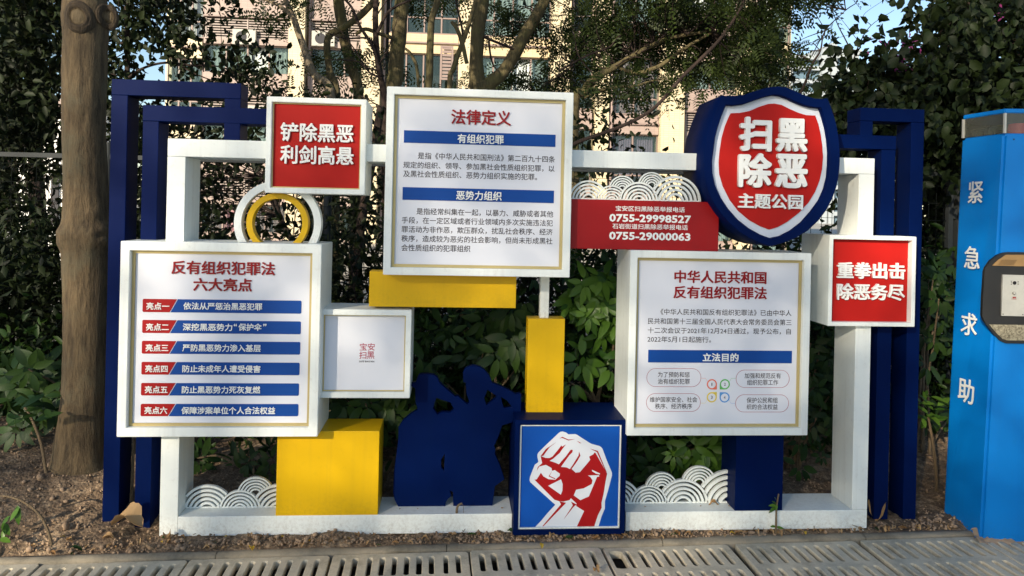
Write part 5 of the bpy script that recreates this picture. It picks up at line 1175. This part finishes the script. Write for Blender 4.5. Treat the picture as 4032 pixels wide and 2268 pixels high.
def building():
    X = lambda px, py=250: P(px, py, YB_).x
    x0, x1 = X(640), X(3125, 300); pitch = 2.953; ztopref = P(1000, 72, YB_).z     # a floor line
    t = thing('apartment_building', 'sunlit cream tiled apartment block with louvres and tall windows behind the trees', 'building', ((x0+x1)/2, YB_, 0))
    zmax = ztopref+pitch*4
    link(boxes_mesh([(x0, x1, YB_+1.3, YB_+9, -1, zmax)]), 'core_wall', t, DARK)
    link(box_mesh(x0-.0, x0+.25, YB_+.3, YB_+9, -1, zmax, 0), 'side_wall', t, CREAM); link(box_mesh(x1-.25, x1, YB_+.3, YB_+9, -1, zmax, 0), 'side_wall', t, CREAM)
    fl = [ztopref+pitch*k for k in range(-3, 4)]
    # pilasters
    for (a, b, pr) in [(1143, 1205, -.35), (1425, 1500, -.3), (1805, 1862, -.35), (2168, 2240, -.35), (2345, 2400, -.1), (2600, 2690, -.3), (2905, 2960, -.2)]:
        link(box_mesh(X(a), X(b), YB_+pr, YB_+1.2, -1, zmax, 0), 'pilaster', t, CREAM)
        link(tube_mesh([(X(b)+.12, YB_-.05, -1), (X(b)+.12, YB_-.05, zmax)], [.05, .05], 8, sub=1), 'downpipe', t, ALU)
    # bays: px range, louvre height share, window z-range relative to the floor line (metres below it), columns, curtain
    bays = [(655, 795, 'win', -.5, CURT, 3, CREAM), (800, 1140, 'louv', .1, CURT, 4, PINK), (1220, 1422, 'louv', .1, None, 3, PINK), (1530, 1803, 'win', 0, CURT, 4, SPAN), (1868, 2165, 'win', 0, CURT, 4, SPAN),
            (2252, 2335, 'win', .3, None, 1, PINK), (2402, 2598, 'win', .15, CURT, 2, PINK), (2700, 2900, 'louv', .1, CURT, 2, PINK), (2965, 3110, 'win', .2, CURT, 2, CREAM)]
    cache = {}
    for bi, (a, b, typ, dy, cur, nc, wm) in enumerate(bays):
        xa, xb = X(a), X(b); w = xb-xa
        for fi, z in enumerate(fl):
            if typ == 'louv': zt_, zb_ = z-.98, z-2.05; wall = [(z-pitch+.0, zb_), (z-.95+.0, z-.80)]
            else: zt_, zb_ = z-1.02, z-3.2; wall = [(zb_-.0, zb_+.0)]
            if typ == 'louv':
                link(box_mesh(xa, xb, YB_, YB_+.25, z-pitch+.06, zb_, 0), 'spandrel', t, wm); link(box_mesh(xa, xb, YB_, YB_+.25, zt_+.001, z-.76, 0), 'spandrel', t, wm)
                if ('L', bi) not in cache: cache[('L', bi)] = boxes_mesh([(w*q-.025, w*q+.025, -.02, .08, -.76, 0) for q in (.02, .5, .98)], 0, 'louvre')
                lo_ = bpy.data.objects.new('louvre', cache[('L', bi)]); 
                if not lo_.data.materials: lo_.data.materials.append(LOUV)
                COL.objects.link(lo_); lo_.parent = t; lo_.location = Vector((xa, YB_+.05, z))-t.location
                if ('S', bi) not in cache: cache[('S', bi)] = boxes_mesh([(.02, w-.02, 0, .06, 0, .045)], 0, 'slat'); cache[('S', bi)].materials.append(LOUV)
                for k in range(8):
                    so = bpy.data.objects.new('slat', cache[('S', bi)]); COL.objects.link(so); so.parent = lo_; so.location = (0, 0, -.748+k*.094)
                link(box_mesh(xa, xb, YB_-.08, YB_+.3, z, z+.05, 0), 'ledge', t, ALU)
            else:
                zt_, zb_ = z-1.05+dy, z-3.25+dy
                link(box_mesh(xa, xb, YB_-.02, YB_+.3, z-1.05+dy+.001, z-.3-.03+dy, 0), 'spandrel', t, wm)
                link(box_mesh(xa, xb, YB_-.12, YB_+.3, z-.70+dy, z-.64+dy, 0), 'ledge', t, ALU)
            h = zt_-zb_
            key = ('W', bi)
            if key not in cache:
                fr = [(0, w, 0, .07, 0, .05), (0, w, 0, .07, h-.05, h)]
                for q in range(nc+1): fr.append((w*q/nc-.028 if 0 < q else 0, w*q/nc+.028 if q < nc else w, -.01, .075, .05, h-.05))
                if h > 1.5: fr.append((0.03, w-.03, -.005, .07, h*.28-.025, h*.28+.025))
                cache[key] = (boxes_mesh(fr, 0, 'frame'), box_mesh(.02, w/nc-.02, .03, .038, .05, h-.05, 0))
                if cur:
                    n = 60; V = []; 
                    for i in range(n+1):
                        u = i/n*w*.9+.05*w; yy = .25+.04*math.sin(i*1.9)
                        V += [(u, yy, .04), (u, yy, h-.04)]
                    cache[('C', bi)] = mesh_np('curtain', V, [(2*i, 2*i+2, 2*i+3, 2*i+1) for i in range(n)], True)
            fm, pm = cache[key]
            if not fm.materials: fm.materials.append(ALU)
            if not pm.materials: pm.materials.append(gl)
            wn = bpy.data.objects.new('window', fm); COL.objects.link(wn); wn.parent = t; wn.location = Vector((xa, YB_+.12, zb_))-t.location
            for q in range(nc):
                po = bpy.data.objects.new('pane', pm); COL.objects.link(po); po.parent = wn; po.location = (w*q/nc, 0, 0)
                if random.random() < .15: po.location.y += .3
            if cur and (random.random() < .8 or bi == 6):
                me = cache[('C', bi)] if random.random() < .75 else cache[('C', bi)].copy()
                if not me.materials: me.materials.append(cur)
                if bi == 6 and zb_ < P(2500, 580, YB_).z < zt_:
                    me = me.copy(); me.materials[0] = CURP
                elif me.users == 0: me.materials[0] = random.choice([CURT, CURT, CURT, CURPK])
                co_ = bpy.data.objects.new('curtain', me); COL.objects.link(co_); co_.parent = wn
    for (ax_, ay_) in [(965, 148), (1275, 155), (1000, 448)]:
        q = P(ax_, ay_, YB_); acm = link(boxes_mesh([(q.x-.42, q.x+.42, YB_-.14, YB_+.03, q.z-.28, q.z+.28)], .01), 'air_conditioner', t, mat_plain('ac_housing', (.36, .35, .31), .5))
        bm = bmesh.new(); bmesh.ops.create_circle(bm, cap_ends=True, segments=20, radius=.2, matrix=Matrix.Translation((q.x-.1, YB_-.145, q.z)) @ Matrix.Rotation(math.pi/2, 4, 'X')); link(bm_mesh(bm, 'fan'), 'fan_grille', acm, DARK)
    # purple curtain window low right and open casement, laundry
    wz = P(1755, 260, YB_-.3)
    fr = thing('tmp', 'x', 'x', (0, 0, 0)); bpy.data.objects.remove(fr)
    c0 = P(1735, 185, YB_); c1 = P(1783, 320, YB_)
    L = [(c0.x, c0.x+.07, YB_-.25, YB_-.2, c1.z, c0.z), (c1.x-.07, c1.x, YB_-.25, YB_-.2, c1.z, c0.z), (c0.x+.071, c1.x-.071, YB_-.25, YB_-.2, c0.z-.07, c0.z), (c0.x+.071, c1.x-.071, YB_-.25, YB_-.2, c1.z, c1.z+.07)]+[(c0.x+.08, c1.x-.08, YB_-.235, YB_-.22, c1.z+.1+k*.13, c1.z+.1+k*.13+.09) for k in range(9)]
    link(boxes_mesh(L), 'open_casement', t, ALU)
    link(box_mesh(x0-.3, x1+.3, YB_-.4, YB_+9.2, zmax, zmax+.5, 0), 'roof', t, PINK)
building()
# pale annex behind left fence
oW = thing('white_annex', 'low white walled annex glimpsed through the leaves at the left', 'building', (P(160, 900, 16).x, 16, .1))
za = P(160, 420, 16).z
link(box_mesh(P(60, 900, 16).x, P(330, 900, 16).x, 16, 18, .1, za, .01), 'wall', oW, mat_plain('white_render', (.75, .75, .73), .7)); link(box_mesh(P(50, 900, 16).x, P(340, 900, 16).x, 15.8, 18.2, za+.001, za+.15, .01), 'roof', oW, ALU)
link(box_mesh(P(200, 900, 16).x, P(230, 900, 16).x, 15.97, 15.999, 1.0, 2.0, 0), 'window', oW, DARK)
# far tower
def tower():
    Y = 160; xa, xb = P(3105, 300, Y).x, P(3378, 300, Y).x; zt_ = P(3240, 212, Y).z; xm = P(3262, 300, Y).x
    t = thing('distant_tower', 'pale distant high-rise with balcony bands beyond the trees at upper right', 'tower', ((xa+xb)/2, Y, 0))
    WT = mat_plain('pale_tower_render', (.30, .34, .37), .6, var=.02); GT = mat_plain('tower_glass', (.10, .16, .21), .15, var=.2, scale=.6)
    zl = P(3180, 235, Y).z
    link(boxes_mesh([(xa, xm-1.6, Y+1, Y+12, 0, zl), (xm+1.6, xb, Y+1, Y+12, 0, zt_)]), 'window_band', t, GT)
    link(boxes_mesh([(xm-1.7, xm+.1, Y-.5, Y+12, 0, zt_+1), (xm+.5, xm+1.7, Y-.5, Y+12, 0, zt_+2.5), (xa-.2, xa+1, Y, Y+12, 0, zl), (xb-.8, xb+.2, Y, Y+12, 0, zt_)]), 'wall', t, WT)
    z = 2.
    while z < zt_:
        if z < zl: link(boxes_mesh([(xa+1, xm-1.7, Y-.3, Y+1.2, z, z+.9)]), 'balcony', t, WT)
        link(boxes_mesh([(xm+1.7, xb-.8, Y-.3, Y+1.2, z, z+.9)]), 'balcony', t, WT); z += 2.95
    link(boxes_mesh([(xm+1.2, xb+.5, Y-.5, Y+12, zt_+.01, zt_+1.2), (xa-.3, xm-1.7, Y-.5, Y+12, zl+.01, zl+1)]), 'parapet', t, WT)
tower()

# ------------------------------------------------------------------ trees behind the camera that dapple the light
def shade_tree(x, y, label, n):
    t = thing('shade_tree', label, 'tree', (x, y, -.03), 'street trees behind the viewer casting dappled shade')
    link(tube_mesh([(x, y, -.1), (x+.1, y, 3.5), (x, y+.2, 7), (x+.2, y, 11)], [.3, .24, .2, .08], 12, 'trunk', .05), 'trunk', t, BARKO)
    cent = np.array([(x, y, 10.6)])+rng.normal(size=(n, 3))*np.array([2.3, 1.8, 2.2]); cent[:, 2] = np.clip(cent[:, 2], 5.5, 16)
    o = link(leaf_cloud(cent, 60, .36, .17, .55, .4), 'crown', t, LF_F); o['kind'] = 'stuff'
    lim = [tube_mesh([(x, y, 3+k*.5), ((x+c[0])/2, (y+c[1])/2, (3+k*.5+c[2])/2+1.3), tuple(c)], [.07, .05, .02], 6, 'l') for k, c in enumerate(cent[:6])]
    for m_ in lim: link(m_, 'limb', t, BARKO)
for i, (x, y) in enumerate([(-20.5, -20.5), (-17.6, -18.5), (-14.8, -20), (-12.2, -17.5), (-16.6, -23.5)]):
    shade_tree(x, y, ['street tree behind the viewer, farthest left of its row', 'street tree behind the viewer, second from the left', 'street tree behind the viewer in the middle of its row', 'street tree behind the viewer, nearest on the right', 'street tree behind the viewer standing in the back row'][i], 82)
print('tris', sum(len(m.polygons)*m.users for m in bpy.data.meshes), 'objects', len(bpy.data.objects))
